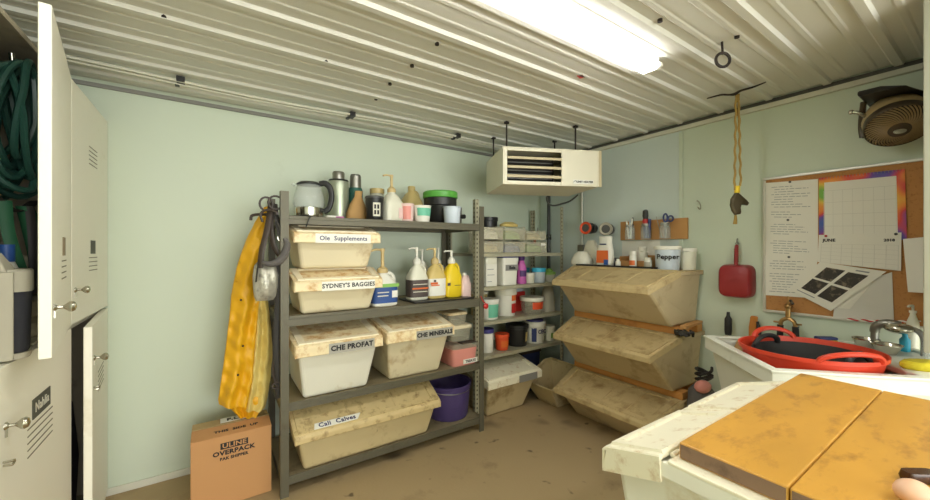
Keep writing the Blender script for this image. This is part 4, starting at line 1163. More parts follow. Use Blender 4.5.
MB().tube([(0, -.042 + .02 * math.cos(a_), .155 + .022 * math.sin(a_)) for a_ in [2 * PI * i / 16 for i in range(16)]], .007, 8, closed=True).build('bow', 'navy', o, smooth=True)
MB().rod((0, -.002, .128), (0, -.026, .145), .007).build('shank', 'navy', o, smooth=True)
MB().rod((0, .002, .12), (0, .01, .14), .008).build('shank', 'navy', o, smooth=True)
tag(MB().rod((0, 0, .012), (0, .05, .19), .003).build('probe', 'steel', smooth=True), 'thin steel probe leaning in the nearest wall jar', 'probe', None, t3.location + Vector((-.02, .012, 0)))
# the two torches in wall clips
def torch(label, px0, py, xx, m_body, m_head, ang, L=.15, r=.058):
    c = at_x(px0, py, xx)
    t = thing('torch', label, 'torch', c, ang)
    R = Matrix.Rotation(PI / 2, 4, 'X')
    MB().lathe([(r * .75, -L), (r * .8, -L + .01), (r * .78, -.03), (r * 1.0, -.0)], seg=20, mtx=R).build('body', m_body, t, smooth=True)
    MB().lathe([(r * 1.02, 0), (r * 1.05, .012), (r * .95, .02), (r * .7, .012), (r * .45, .004), (.001, .004)], seg=20, mtx=R).build('head', m_head, t, smooth=True)
    b = MB(); b.lathe([(r * .86, -L * .62), (r * .92, -L * .62), (r * .92, -L * .5), (r * .86, -L * .5)], seg=20, mtx=R); b.box(-.008, .008, L * .5, L * .62, r * .6, r * .62 + .004); b.build('clip', 'dark_grey', t)
    MB().lathe([(r * .8, .0105), (r * .5, .0065), (.001, .006)], seg=20, mtx=R).build('lens', 'dark_grey', t, smooth=True)
    return t
torch('black torch with orange head held on the wall by the conduit', 586, 228, 2.99, 'black_plastic', 'orange_red', -1.42)
torch('grey torch with pale head on the wall beside the orange one', 606, 229, 2.99, 'mid_grey', 'grey_pale', -1.2)
# ================================================================== HEATER
fl = at_z(502.7, 122, ZC); fr_ = at_z(563, 124, ZC)
hz0, hh_ = 2.005, .295
HA = math.radians(-24)
t = thing('unit_heater', 'boxy cream unit heater hung from the ceiling by rods', 'heater', (2.349, 2.331, hz0), HA)
HW, HD = .404, .56        # half width, depth; local front at y = -HD/2
y0, y1 = -HD / 2, HD / 2
gx0, gx1 = -HW + .035, HW * .20   # grille opening
b = MB()
b.box(-HW, HW, y1 - .01, y1, 0, hh_)
b.box(-HW, -HW + .01, y0, y1 - .01, 0, hh_); b.box(HW - .01, HW, y0, y1 - .01, 0, hh_)
b.box(-HW + .01, HW - .01, y0, y1 - .01, 0, .01); b.box(-HW + .01, HW - .01, y0, y1 - .01, hh_ - .01, hh_)
b.box(gx1, HW - .01, y0, y0 + .01, .01, hh_ - .01)
b.box(-HW + .01, gx0, y0, y0 + .01, .01, hh_ - .01)
b.box(gx0, gx1, y0, y0 + .01, .01, .03); b.box(gx0, gx1, y0, y0 + .01, hh_ - .03, hh_ - .01)
b.build('casing', 'heater_paint', t, bevel=.003)
MB().box(gx0, gx1, y0 + .16, y0 + .165, .03, hh_ - .03).build('core', 'dark_gap', t)
b = MB()
for i in range(7): b.box(gx0 + .02, gx1 - .02, y0 + .14, y0 + .155, .04 + i * .033, .046 + i * .033)
b.build('fins', 'steel', t)
for i in range(3):
    z = .055 + i * .072
    MB().loft([[(gx0, y0 - .006, z), (gx1, y0 - .006, z), (gx1, y0 + .07, z + .034), (gx0, y0 + .07, z + .034)], [(gx0, y0 - .006, z + .02), (gx1, y0 - .006, z + .02), (gx1, y0 + .07, z + .040), (gx0, y0 + .07, z + .040)]]).build('louver', 'louver', t, bevel=.002)
n = MB().box(gx1 + .10, HW - .05, y0 - .0015, y0, .02, .052).build('name_plate', 'white_label', t)
text('UNIT HEATER', .022, 'black_ink', n, ((gx1 + HW + .05) / 2 + .012, y0 - .0025, .036), bold=.001)
m_ = MB(); m_.tube([(gx1 + .10, y0 - .003, .03), (gx1 + .115, y0 - .003, .045), (gx1 + .13, y0 - .003, .03)], .002, 6); m_.build('emblem', 'black_ink', n)
b = MB()
for i in range(9): b.box(HW, HW + .001, y0 + .02, y0 + .06, .04 + i * .025, .05 + i * .025)
b.build('side_print', 'dark_grey', t)
b = MB(); b.box(HW, HW + .025, y0 + .0, y0 + .02, .0, hh_); b.build('side_flange', 'louver', t, bevel=.002)
for sx in (-1, 1):
    for yy in (y0 + .07, y1 - .07):
        x = -HW + .05 if sx < 0 else HW - .17
        b = MB(); b.rod((x, yy, hh_), (x, yy, ZC - hz0 + .004), .007); b.cyl(.022, ZC - hz0 - .02, ZC - hz0 - .008, x, yy, 12); b.cyl(.014, hh_, hh_ + .012, x, yy, 6)
        b.build('hanging_rod', 'iron', t, smooth=True)
# flue / gas pipes below the heater
b = MB(); b.tube([(2.55, 2.60, 2.15), (2.80, 2.76, 2.15), (3.03, 2.87, 2.15), (3.055, 2.885, 2.12), (3.055, 2.885, 2.0), (3.055, 2.885, 1.2)], .019, 8)
b.cyl(.028, 1.60, 1.66, 3.055, 2.885, 10); b.rod((3.055, 2.885, 1.63), (2.99, 2.84, 1.63), .016)
tag(b.build('gas_pipe', 'black_plastic', smooth=True), 'black pipe running from the heater down the corner', 'pipe')
b = MB(); b.tube([(2.62, 2.50, 1.994), (2.66, 2.53, 1.955), (2.75, 2.58, 1.935), (2.87, 2.62, 1.94), (2.98, 2.64, 1.965), (3.09, 2.62, 2.0), (3.12, 2.54, 2.06)], .009, 8)
tag(b.build('heater_cable', 'dark_grey', smooth=True), 'grey flexible cable looping from the heater to the wall', 'cable')
cy_ = at_x(582, 220, XR - .02).y
b = MB(); b.rod((XR - .022, cy_, 1.545), (XR - .022, cy_, ZC - .13), .011); b.cyl(.016, 2.0, 2.03, XR - .022, cy_, 10); b.cyl(.016, 1.545, 1.575, XR - .022, cy_, 10)
tag(b.build('conduit', 'alu', smooth=True), 'thin pale conduit running down the wall to the outlet box', 'conduit')
t = thing('outlet_box', 'grey outlet box on the wall under the thin conduit', 'outlet', (XR - .0045, cy_, 1.487), -PI / 2)
MB().box(-.038, .038, -.042, 0, -.058, .057).build('box', 'mid_grey', t, bevel=.004)
MB().box(-.034, .034, -.046, -.0421, -.052, .052).build('cover', 'steel', t, bevel=.002)

# ================================================================== FAN
fc = at_x(898, 125, 2.93)
t = thing('fan', 'dark round air circulator fan hung upside down by the partition', 'fan', fc)
fd = Vector((-.62, -.2, -.76)).normalized()     # direction the grille faces
Q = fd.to_track_quat('Z', 'Y').to_matrix().to_4x4()
FR = .126
b = MB()
b.lathe([(FR * .985, -.03), (FR, -.01), (FR, .01), (FR * .97, .016), (FR * .955, .008), (FR * .95, -.02)], seg=48, cap0=False, cap1=False, mtx=Q)
b.build('grille_ring', 'fan_dark', t, smooth=True)
b = MB()
for i in range(44):
    a0 = 2 * PI * i / 44
    pts = []
    for j in range(7):
        f = j / 6; r = FR * (.30 + .68 * f); a = a0 + .75 * f ** 1.3
        pts.append(Q @ Vector((r * math.cos(a), r * math.sin(a), .040 - .034 * f * f)))
    b.tube(pts, .0034, 5)
b.build('grille_vanes', 'fan_vane', t, smooth=True)
MB().lathe([(FR * .34, .034), (FR * .33, .044), (FR * .2, .05), (.001, .052)], seg=28, mtx=Q).build('hub', 'fan_dark', t, smooth=True)
b = MB(); b.lathe([(.024, .0525), (.024, .054), (.001, .055)], seg=20, sx=1.0, sy=.6, mtx=Q); b.build('emblem', 'stainless', t)
MB().lathe([(FR * .95, -.025), (FR * .5, -.028), (.001, -.028)], seg=36, cap0=False, mtx=Q).build('blades_backing', 'dark_gap', t, smooth=True)
b = MB()
for i in range(3):
    a0 = 2 * PI * i / 3
    rr0 = [Q @ Vector((FR * .2 * math.cos(a0 + k), FR * .2 * math.sin(a0 + k), -.012 + .008 * s)) for s, k in ((-1, -.5), (1, .5))]
    rr1 = [Q @ Vector((FR * .9 * math.cos(a0 + k), FR * .9 * math.sin(a0 + k), -.012 + .010 * s)) for s, k in ((-1, -.3), (1, .6))]
    nn = Q.to_3x3() @ Vector((0, 0, .002))
    b.loft([[tuple(rr0[0]), tuple(rr0[1]), tuple(rr0[1] + nn), tuple(rr0[0] + nn)], [tuple(rr1[0]), tuple(rr1[1]), tuple(rr1[1] + nn), tuple(rr1[0] + nn)]])
b.build('blade', 'fan_dark', t)
MB().lathe([(FR * .98, -.031), (FR * 1.0, -.06), (FR * .86, -.12), (FR * .5, -.17), (.001, -.18)], seg=36, mtx=Q).build('housing', 'fan_tan', t, smooth=True)
# stand and base plate above, bolted to the wall
up = Vector((.02, .005, .145))
b = MB(); bb = Vector((3.146, fc.y, fc.z + .16)) - fc
b.loft([[(x, y, z) for x, y, z in ((-.16, -.05, .150), (-.16, .12, .150), (bb.x, .12, .150), (bb.x, -.12, .150))], [(-.19, .04, .170), (-.19, .12, .170), (bb.x, .12, .170), (bb.x, -.12, .170)]])
b.build('base', 'black_plastic', t, bevel=.012)
b = MB(); b.tube([(-.02, -.125, .152), (.05, -.14, .05), (.06, -.137, -.02)], .013, 8); b.tube([(-.02, .12, .152), (.05, .14, .05), (.06, .137, -.02)], .013, 8); b.rod((.06, -.137, -.02), (.06, .137, -.02), .006)
b.build('stand', 'fan_dark', t, smooth=True)
b = MB(); b.tube([(-.02, .10, .06), (-.05, .13, .09), (-.06, .155, .10)], .010, 8); b.sphere((-.06, .16, .102), .013, 10)
b.build('clamp_arm', 'nickel', t, smooth=True)

# ================================================================== CORK BOARD AND PAPERS
a = at_x(763, 179, XR - .02); c = at_x(760, 311, XR - .02)
by1 = a.y; by0 = .235; bz1 = a.z + .005; bz0 = c.z
t = thing('pin_board', 'cork pin board with aluminium frame on the pale green wall', 'board', (XR - .0045, (by0 + by1) / 2, (bz0 + bz1) / 2))
hy, hzz = (by1 - by0) / 2, (bz1 - bz0) / 2
MB().box(-.012, 0, -hy + .012, hy - .012, -hzz + .012, hzz - .012).build('cork', 'cork', t)
b = MB(); w = .016
b.box(-.02, 0, -hy, hy, hzz - w, hzz); b.box(-.02, 0, -hy, hy, -hzz, -hzz + w); b.box(-.02, 0, -hy, -hy + w, -hzz + w, hzz - w); b.box(-.02, 0, hy - w, hy, -hzz + w, hzz - w)
b.build('frame', 'alu', t, bevel=.002)
XC = XR - .0045 - .0125
def sheet(name, label, corners, m, x=XC, lines=None, cat='paper', curl=0.0):
    """corners: four pixels TL TR BR BL pinned flat on the board"""
    P4 = [at_x(px, py, x) for px, py in corners]
    ctr = sum(P4, Vector()) / 4
    t = thing(name, label, cat, (x, ctr.y, ctr.z))
    L = [p - Vector((x, ctr.y, ctr.z)) for p in P4]
    b = MB(); b.loft([[(0, p.y, p.z) for p in L], [(-.0012, p.y, p.z) for p in L]]); b.build('sheet', m, t)
    def at(u, v):
        p = (L[0] * (1 - u) + L[1] * u) * (1 - v) + (L[3] * (1 - u) + L[2] * u) * v
        return (-.0018, p.y, p.z)
    def quad(bm_, u0, v0, u1, v1):
        q = [at(u0, v0), at(u1, v0), at(u1, v1), at(u0, v1)]
        bm_.loft([[(-.0013, p[1], p[2]) for p in q], [(-.0020, p[1], p[2]) for p in q]])
    return t, quad, at
def pin(px, py, label, m='dark_grey', x=XC - .004):
    p = at_x(px, py, x)
    b = MB(); b.lathe([(.007, 0), (.007, .005), (.004, .006), (.004, .012), (.001, .0125)], seg=10, mtx=Matrix.Rotation(-PI / 2, 4, 'Y'))
    tag(b.build('push_pin', m), label, 'pin', None, (x, p.y, p.z))
random.seed(21)
def textlines(quad, n, v0, v1, gaps=()):
    b = MB()
    for i in range(n):
        if i in gaps: continue
        v = v0 + (v1 - v0) * i / n
        u1 = random.uniform(.45, .92)
        u = .12 + (.06 if random.random() < .6 else 0)
        while u < u1:
            k = random.uniform(.05, .16); quad(b, u, v, min(u + k, u1), v + (v1 - v0) / n * .22); u += k + .022
    return b
ttls = (((766, 183), (818, 179), (818, 222), (765, 221)), ((765, 219.5), (818, 220), (818, 259), (764, 256)), ((764, 255.5), (818, 257), (812, 298), (764, 295)))
for k, cs in enumerate(ttls):
    s, quad, at = sheet('printed_list', ('top printed list at the corner of the cork board, nearest the red scoop', 'middle printed list on the cork board under the top one', 'lowest printed list on the cork board, beside the tilted photo page')[k], cs, 'paper', XC - .0003 - .0016 * k)
    textlines(quad, 13, .12, .95, (9,) if k == 0 else ((5, 6) if k == 1 else (4,))).build('print', 'grey_ink', s)
pin(790, 182, 'dark push pin in the top printed list'); pin(788, 220, 'dark push pin between top and middle lists'); pin(789, 257, 'dark push pin between middle and lowest lists')
# colourful calendar
s, quad, at = sheet('wall_calendar', 'wall calendar with bright painted border and blank grid', ((819, 178), (905, 169), (907, 240), (819, 239)), 'calendar_print', XC - .0062, cat='calendar')
b = MB(); quad(b, .07, .085, .91, .99); b.build('page', 'paper', s)
b = MB()
for i in range(8):
    u = .06 + .84 * i / 7
    q = [at(u, .22), at(u + .003, .22), at(u + .003, .99), at(u, .99)]; b.loft([[(-.0021, p[1], p[2]) for p in q], [(-.0026, p[1], p[2]) for p in q]])
for i in range(4):
    v = .22 + .19 * i
    q = [at(.06, v), at(.90, v), at(.90, v + .004), at(.06, v + .004)]; b.loft([[(-.0021, p[1], p[2]) for p in q], [(-.0026, p[1], p[2]) for p in q]])
b.build('grid', 'grid_pale', s)
b = MB()
for i in range(24):
    p = at(.03 + .92 * i / 23, .012); b.tube([(-.004 + .005 * math.cos(k), p[1], p[2] + .006 * math.sin(k)) for k in (0, 1.26, 2.5, 3.77, 5.0)], .0009, 4, closed=True)
b.build('spiral_binding', 'steel', s)
s, quad, at = sheet('month_sheet', 'white June month sheet pinned across the wall calendar', ((819, 235), (901.5, 232.5), (901, 271), (817.5, 262)), 'paper', XC - .011, cat='calendar')
b = MB()
for i in range(6): quad(b, .04, .33 + .13 * i, .97, .335 + .13 * i)
for i in range(8): quad(b, .04 + .93 * i / 7 - .002, .33, .04 + .93 * i / 7 + .002, .98)
b.build('grid', 'grid_pale', s)
p = at(.14, .2); text('JUNE', .024, 'black_ink', s, (-.003, p[1], p[2]), rot=(PI / 2, 0, -PI / 2), bold=.001)
p = at(.87, .2); text('2018', .02, 'black_ink', s, (-.003, p[1], p[2]), rot=(PI / 2, 0, -PI / 2), bold=.0008)
pin(826, 236, 'red push pin at the upper near corner of the June sheet', 'red', XC - .0135); pin(896, 234, 'grey push pin at the partition end of the June sheet', 'dark_grey', XC - .0135)
sheet('crumpled_paper', 'large wrinkled white paper hanging below the tilted photo page', ((836, 290), (892, 272), (894, 321), (833, 318)), 'paper_grey', XC - .0055)
sheet('paper_slip', 'white paper slip under the tilted photo page', ((832, 300), (872, 283), (850, 309), (838, 308)), 'paper', XC - .0075)
s, quad, at = sheet('photo_page', 'tilted page with four dark photographs over the papers', ((820, 262), (886.5, 271.5), (831, 311), (788, 289)), 'paper', XC - .0142, cat='page')
for u0, v0 in ((.18, .12), (.55, .14), (.18, .5), (.55, .52)):
    b = MB(); quad(b, u0, v0, u0 + .31, v0 + .33); b.build('photograph', 'photo_dark', s)
b = MB(); quad(b, .15, .90, .55, .92); b.build('print', 'grey_ink', s)
b = MB(); quad(b, .62, .06, .82, .09); b.build('print', 'grey_ink', s)
# loose sheet by the partition
s = thing('loose_paper', 'blank white sheet curling off the board by the partition', 'paper', (XC - .010, .285, 1.57))
cs = [at_x(903, 239, XC - .012), at_x(925, 237, XC - .03), at_x(925, 293, XC - .045), at_x(908, 292, XC - .03)]
o_ = Vector((XC - .010, .285, 1.57))
b = MB(); b.loft([[tuple(p - o_) for p in cs], [tuple(p - o_ + Vector((-.0015, 0, 0))) for p in cs]]); b.build('sheet', 'paper', s)

# ================================================================== THINGS ON THE WALL
# small hook
p = at_x(700, 205, XR - .0045)
t = thing('wall_hook', 'small bent wire hook on the wall above the red scoop', 'hook', p)
MB().tube([(0, .02, .03), (-.012, .015, .035), (-.014, .0, .02), (-.014, -.01, -.01), (-.02, -.012, -.035), (-.034, -.006, -.03), (-.036, .0, -.012)], .004, 6).build('wire', 'nickel', t, smooth=True)
# red feed scoop
p = at_x(736, 281, XR - .055)
t = thing('feed_scoop', 'dark red plastic feed scoop hanging on the wall beside the board', 'scoop', (XR - .0045, p.y, p.z), -PI / 2)
b = MB()
hw, hh2 = .102, .118
def rr_(a, c, y, p_=5): return [(q[0], y, q[1]) for q in sq(a, c, 0, p_)]
b.loft([rr_(hw, hh2, 0), rr_(hw, hh2, -.06), rr_(hw * .93, hh2 * .92, -.092), rr_(hw * .84, hh2 * .82, -.10)])
b.build('pan', 'scoop_red', t, smooth=True)
b = MB(); b.tube([(0, -.05, hh2 - .01), (0, -.048, hh2 + .06), (0, -.04, hh2 + .125), (0, -.03, hh2 + .135)], [.013, .012, .013, .008], 10); b.build('handle', 'scoop_red', t, smooth=True)
b = MB()
for i in range(7): b.lathe([(.0135, hh2 + .02 + i * .014), (.016, hh2 + .024 + i * .014), (.0135, hh2 + .028 + i * .014)], 0, -.045, 12)
b.build('grip_rings', 'scoop_red', t, smooth=True)
b = MB(); b.tube([(.0, 0, hh2 + .15), (0, -.03, hh2 + .152), (0, -.036, hh2 + .17), (.0, -.026, hh2 + .185)], .004, 6); b.tube([(.0, -.03, hh2 + .13), (.012, -.03, hh2 + .15), (.0, -.03, hh2 + .165), (-.012, -.03, hh2 + .15)], .0025, 6, closed=True); b.build('hanger', 'steel', t, smooth=True)
# black and orange brushes standing behind the tub
def stand_brush(label, p0, p1, pt, x, m, name='brush'):
    c = at_x((p0 + p1) / 2, pt, x); r = radius(c, p1 - p0)
    t = thing(name, label, 'brush', (x, c.y, .881))
    return t, r, c.z - .881
led = struct(MB().box(XR - .12, XR - .0045, .24, 1.06, .845, .88).build('trim_5', 'trim_white', bevel=.003))
t, r, h = stand_brush('slim black brush standing on the wall ledge under the red scoop', 725, 731.5, 312, 3.08, 'black_rubber')
MB().loft([sq(r * .9, r, 0, 3), sq(r, r * 1.15, h * .2, 3), sq(r, r * 1.1, h * .7, 3), sq(r * .5, r * .6, h * .84, 2.5), sq(r * .45, r * .5, h, 2.2)]).build('brush', 'black_rubber', t, smooth=True)
t, r, h = stand_brush('orange wooden brush with dark bristles standing on the wall ledge', 748.5, 760, 316, 3.08, 'brush_orange')
MB().loft([sq(.012, r * .62, 0, 4, cy=.012), sq(.012, r * .72, h * .5, 4, cy=.008), sq(.012, r * .66, h * .95, 4), sq(.01, r * .5, h, 3)]).build('back', 'brush_orange', t, bevel=.002)
MB().loft([sq(.016, r * .35, 0, 3, cy=-r * .9), sq(.018, r * .4, h * .45, 3, cy=-r * .85), sq(.012, r * .2, h * .78, 3, cy=-r * .6)]).build('bristles', 'black_rubber', t, smooth=True)
# brass hose splitter on a wall tap
c = at_x(788, 318, XR - .07)
t = thing('hose_tap', 'brass wall tap with a two way hose splitter below the board', 'tap', (XR - .0045, c.y, 0))
cz = c.z; dx = -.065
b = MB(); b.rod((0, 0, cz + .07), (dx, 0, cz + .07), .012); b.rod((dx, 0, cz + .07), (dx, 0, cz + .0), .014); b.rod((dx, 0, cz + .085), (dx, 0, cz + .14), .006); b.sphere((dx, 0, cz + .075), .02, 12)
b.build('tap_body', 'brass', t, smooth=True)
b = MB(); b.tube([(dx, 0, cz + .0), (dx - .004, .03, cz - .02), (dx - .004, .038, cz - .05)], .012, 8); b.tube([(dx, 0, cz + .0), (dx - .004, -.03, cz - .02), (dx - .004, -.038, cz - .05)], .012, 8); b.build('splitter', 'brass', t, smooth=True)
for s in (-1, 1):
    b = MB(); b.rod((dx - .004, s * .038, cz - .05), (dx - .004, s * .042, .8815), .017); b.build('hose_end', 'black_rubber', t, smooth=True)
    b = MB(); b.rod((dx - .004, s * .036, cz - .035), (dx - .02, s * .07, cz - .03), .006); b.build('lever', 'brass', t, smooth=True)
b = MB(); b.rod((dx, -.012, cz + .115), (dx - .02, -.03, cz + .095), .008); b.build('valve_handle', 'leather_dark', t, smooth=True)
# candy striped cord under the board
p0 = at_x(847, 319, XR - .03); p1 = at_x(921, 321.5, XR - .03)
t = thing('striped_cord', 'red and white twisted cord stretched along the bottom of the board', 'cord', (XR - .034, 0, 0))
n = 26
for k, m in ((0, 'red'), (PI, 'paper')):
    b = MB(); pts = []
    for i in range(n * 4 + 1):
        f = i / (n * 4); q = p0.lerp(p1, f); a_ = f * n * 1.2 + k
        pts.append((.0036 * math.cos(a_), q.y, q.z - .006 * math.sin(PI * f) + .0036 * math.sin(a_)))
    b.tube(pts, .0044, 6); b.build('strand', m, t, smooth=True)
# pump bottle at the partition
c = at_x(916, 306, 3.06)
t = thing('pump_bottle', 'white pump soap bottle on the wall ledge by the partition', 'bottle', (3.075, c.y + .012, .881))
MB().lathe([(.022, 0), (.023, .006), (.023, .23), (.012, .265), (.010, .28)], seg=20).build('body', 'milky', t, smooth=True)
b = MB(); b.cyl(.014, .2805, .292); b.cyl(.005, .292, .318); b.tube([(0, 0, .318), (-.03, .01, .318), (-.036, .012, .312)], .006, 6); b.build('pump', 'white_plastic', t, smooth=True)

# hanging rope with a horse head
rt = at_z(735.5, 93, ZC - .02)
t = thing('hanging_rope', 'frayed golden rope with a bronze horse head hanging from the ceiling', 'rope', (rt.x, rt.y, ZC - .026))
zb_ = lambda px, py: H + (CY - py) / F * (rt.x * ST + rt.y * CT) - (ZC - .026)
def lat(px): return (px - CX) / F * (rt.x * ST + rt.y * CT) - (rt.x * CT - rt.y * ST)
def off(px, py): l = lat(px); return (l * CT, -l * ST, zb_(px, py))
for dx0, dx1, e0 in ((0, -1.5, 190), (2.5, 2.2, 186)):
    pts = []
    for i in range(60):
        f = i / 59; py = 94 + (e0 - 94) * f
        q = off(736 + dx0 + dx1 * f + .5 * math.sin(f * 40 + dx0), py); pts.append(q)
    MB().tube(pts, .0068, 7).build('rope', 'rope_gold', t, smooth=True)
MB().tube([off(738.5, 95), off(738.7, 112), off(739, 128)], .006, 6).build('tail', 'rope_gold', t, smooth=True)
b = MB(); b.rod(off(737.2, 186), off(737, 193), .016); b.build('band', 'yellow_plastic', t, smooth=True)
# horse head: outline with depth
hp = [(735.5, 192), (738, 193), (741.5, 196), (746, 200), (748.5, 203), (747, 205.5), (743, 204.5), (740.5, 205), (739.5, 209), (740, 214), (735, 215), (732, 211), (730.3, 205), (731, 199)]
n_ = Vector((-ST, -CT, 0))
ctr_ = Vector(off(738, 203))
r0 = [Vector(off(*q)) for q in hp]
r1 = [ctr_ + (q - ctr_) * .8 + n_ * .014 for q in r0]; r2 = [ctr_ + (q - ctr_) * .8 - n_ * .014 for q in r0]
MB().loft([r1, [q + n_ * .006 for q in r0], [q - n_ * .006 for q in r0], r2]).build('horse_head', 'bronze', t, smooth=True)
b = MB(); b.tube([off(735.5, 215), off(735.5, 219), off(735, 224)], [.006, .009, .012], 7); b.build('tassel', 'rope_gold', t, smooth=True)
# iron hanger on the ceiling
q0, q1, q2 = at_z(707, 98.5, ZC - .025), at_z(735, 93, ZC - .030), at_z(766, 82, ZC - .025)
o_ = Vector((q1.x, q1.y, ZC - .024))
t = thing('ceiling_hanger', 'twisted dark iron bar on the ceiling holding the golden rope', 'hanger', o_)
zz = Vector((0, 0, 1))
b = MB(); b.tube([q0 - o_, q0.lerp(q1, .5) - o_ + zz * .006, q0.lerp(q1, .8) - o_ - zz * .004, q1 - o_ - zz * .006, q1.lerp(q2, .2) - o_ + zz * .002, q1.lerp(q2, .6) - o_ - zz * .003, q2 - o_], [.004, .006, .006, .010, .007, .006, .003], 7)
b.build('bar', 'iron', t, smooth=True)
# ceiling ring
p = at_z(722, 42, ZC - .0)
t = thing('ceiling_ring', 'black iron eye ring screwed into the ceiling', 'ring', (p.x, p.y, ZC))
b = MB(); b.rod((0, 0, 0), (-.008, -.006, -.065), .0055); b.build('shank', 'iron', t, smooth=True)
MB().tube([(-.012 + .034 * math.cos(k) * CT, -.008 - .034 * math.cos(k) * ST, -.095 + .034 * math.sin(k)) for k in [2 * PI * i / 24 for i in range(24)]], .007, 8, closed=True).build('ring', 'iron', t, smooth=True)

# ================================================================== RAIN COAT, HALTERS AND THE BOX
CYY = 2.72
def cx_(px, py, y=CYY): return at_y(px, py, y)
t = thing('rain_coat', 'yellow rain coat hanging beside the rack above the cardboard box', 'coat', (.20, CYY, 0))
O = Vector((.20, CYY, 0))
def drape(rows, depth, folds, phase, name, m, yoff=0.0, amp=.02, crease=.012):
    b = MB(); rings = []; n = 64
    full = []
    for (y0_, l0, r0_), (y1_, l1, r1_) in zip(rows, rows[1:]):
        k_ = max(1, int((y1_ - y0_) / 3))
        for k in range(k_):
            f = k / k_; full.append((y0_ + (y1_ - y0_) * f, l0 + (l1 - l0) * f, r0_ + (r1_ - r0_) * f))
    full.append(rows[-1])
    for py, pl, pr in full:
        L_ = at_y(pl, py, CYY + yoff) - O; R_ = at_y(pr, py, CYY + yoff) - O
        ring = []
        for i in range(n):
            a = 2 * PI * i / n
            u = .5 - .5 * math.cos(a)
            w = amp * math.sin(folds * u * PI + phase + .6 * math.sin(py * .031 + u * 3)) * min(1, (py - 205) / 60)
            w += crease * math.sin(py * .19 + 7 * u + phase) * math.sin(py * .083 - 5 * u) + .5 * crease * math.sin(py * .41 - 11 * u)
            s = math.sin(a)
            d = depth * math.copysign(abs(s) ** .7, s) * (1 if s < 0 else .6) * min(1, (py - 200) / 50 + .3)
            z = L_.z * (1 - u) + R_.z * u
            ring.append((L_.x * (1 - u) + R_.x * u, yoff + d + w, z))
        rings.append(ring)
    b.loft(rings)
    return b.build(name, m, t, smooth=True)
drape([(207, 264, 270), (214, 260, 271), (222, 255, 270), (238, 247, 267), (256, 240, 264), (270, 236, 262), (281, 234, 261), (283, 236, 259)], .052, 3, .4, 'hood', 'rain_yellow', amp=.014)
drape([(274, 238, 259), (281, 234, 261), (296, 231, 260), (310, 230, 258), (345, 226, 255), (380, 221, 252), (401, 218, 248), (405, 219, 247)], .045, 3, .9, 'shell', 'rain_yellow', amp=.017)
drape([(272, 251, 262), (300, 250, 268), (325, 250, 271), (350, 248, 273), (375, 245, 271), (398, 243, 268), (408, 242, 265), (409, 243, 264)], .045, 4, 1.2, 'lining', 'rain_lining', yoff=.035, amp=.018)
drape([(396, 228, 262), (408, 230, 262), (414, 236, 258), (417, 238, 256)], .028, 5, 2.0, 'hem', 'rain_yellow', yoff=.03, amp=.012)
for px, py in ((241, 300), (243, 346), (238, 375)):
    q = at_y(px, py, CYY - .056) - O
    MB().sphere(q, .007, 8).build('snap', 'leather_dark', t, smooth=True)
# hook bar on the rack post
t = thing('hook_bar', 'dark iron hook bar fixed to the rack post holding coat and halters', 'hook', (.324, 2.57, 1.66))
b = MB(); b.tube([(0, .12, .05), (-.05, .12, .06), (-.12, .10, .05), (-.13, .09, .02)], .009, 8); b.tube([(0, -.07, .06), (-.05, -.07, .075), (-.09, -.06, .05), (-.08, -.06, .0)], .007, 8); b.rod((-.004, -.08, .055), (-.004, .16, .055), .009)
b.tube([(-.06 + .035 * math.cos(k), -.05, .11 + .04 * math.sin(k)) for k in [2 * PI * i / 18 for i in range(18)]], .006, 6, closed=True)
b.tube([(-.01 + .04 * math.cos(k), -.06, .12 + .04 * math.sin(k)) for k in [2 * PI * i / 18 for i in range(18)]], .006, 6, closed=True)
b.build('hook', 'leather_dark', t, smooth=True)
HYY = 2.50
def hp_(px, py, y=HYY): return at_y(px, py, y)
OH = Vector((.30, HYY, 1.45))
t = thing('halter', 'dark leather halter hanging from the hook bar on the rack post', 'halter', OH)
def strap_px(pts, w, name, m, par, O_, y=HYY, th=.35, wob=.0):
    q = [tuple(hp_(px, py, y + dy) - O_) for px, py, dy in pts]
    b = MB(); b.tube(q, w, 8, flat=th); return b.build(name, m, par, smooth=True)
strap_px([(271, 203, .06), (269, 218, .03), (266, 234, .0), (262, 250, -.01), (260, 268, 0)], .017, 'strap', 'leather_dark', t, OH)
strap_px([(275, 204, .05), (277, 220, .02), (280, 234, .0), (283, 242, 0)], .015, 'strap', 'strap_black', t, OH)
strap_px([(272, 205, .07), (271, 230, .05), (274, 246, .04), (280, 256, .03)], .016, 'strap', 'leather_dark', t, OH)
strap_px([(279, 208, .03), (284, 216, .0), (281, 228, -.01), (277, 222, -.01)], .011, 'strap', 'grey_fabric', t, OH)
b = MB(); c0 = hp_(281, 238, HYY) - OH
b.tube([(c0.x + .018 * math.cos(k), c0.y, c0.z + .018 * math.sin(k)) for k in [2 * PI * i / 14 for i in range(14)]], .004, 6, closed=True); b.build('ring', 'nickel', t, smooth=True)
# crescent grey pad
O2 = hp_(272, 250, HYY - .03)
t = thing('bell_boot', 'grey crescent shaped padded hoof boot hanging on the straps', 'boot', O2)
q = [hp_(px, py, HYY - .03) - O2 for px, py in ((262, 262), (270, 264), (279, 261), (285, 253), (287, 244), (284, 238))]
MB().tube(q, [.012, .026, .034, .034, .028, .012], 12, flat=.7).build('pad', 'grey_fabric', t, smooth=True)
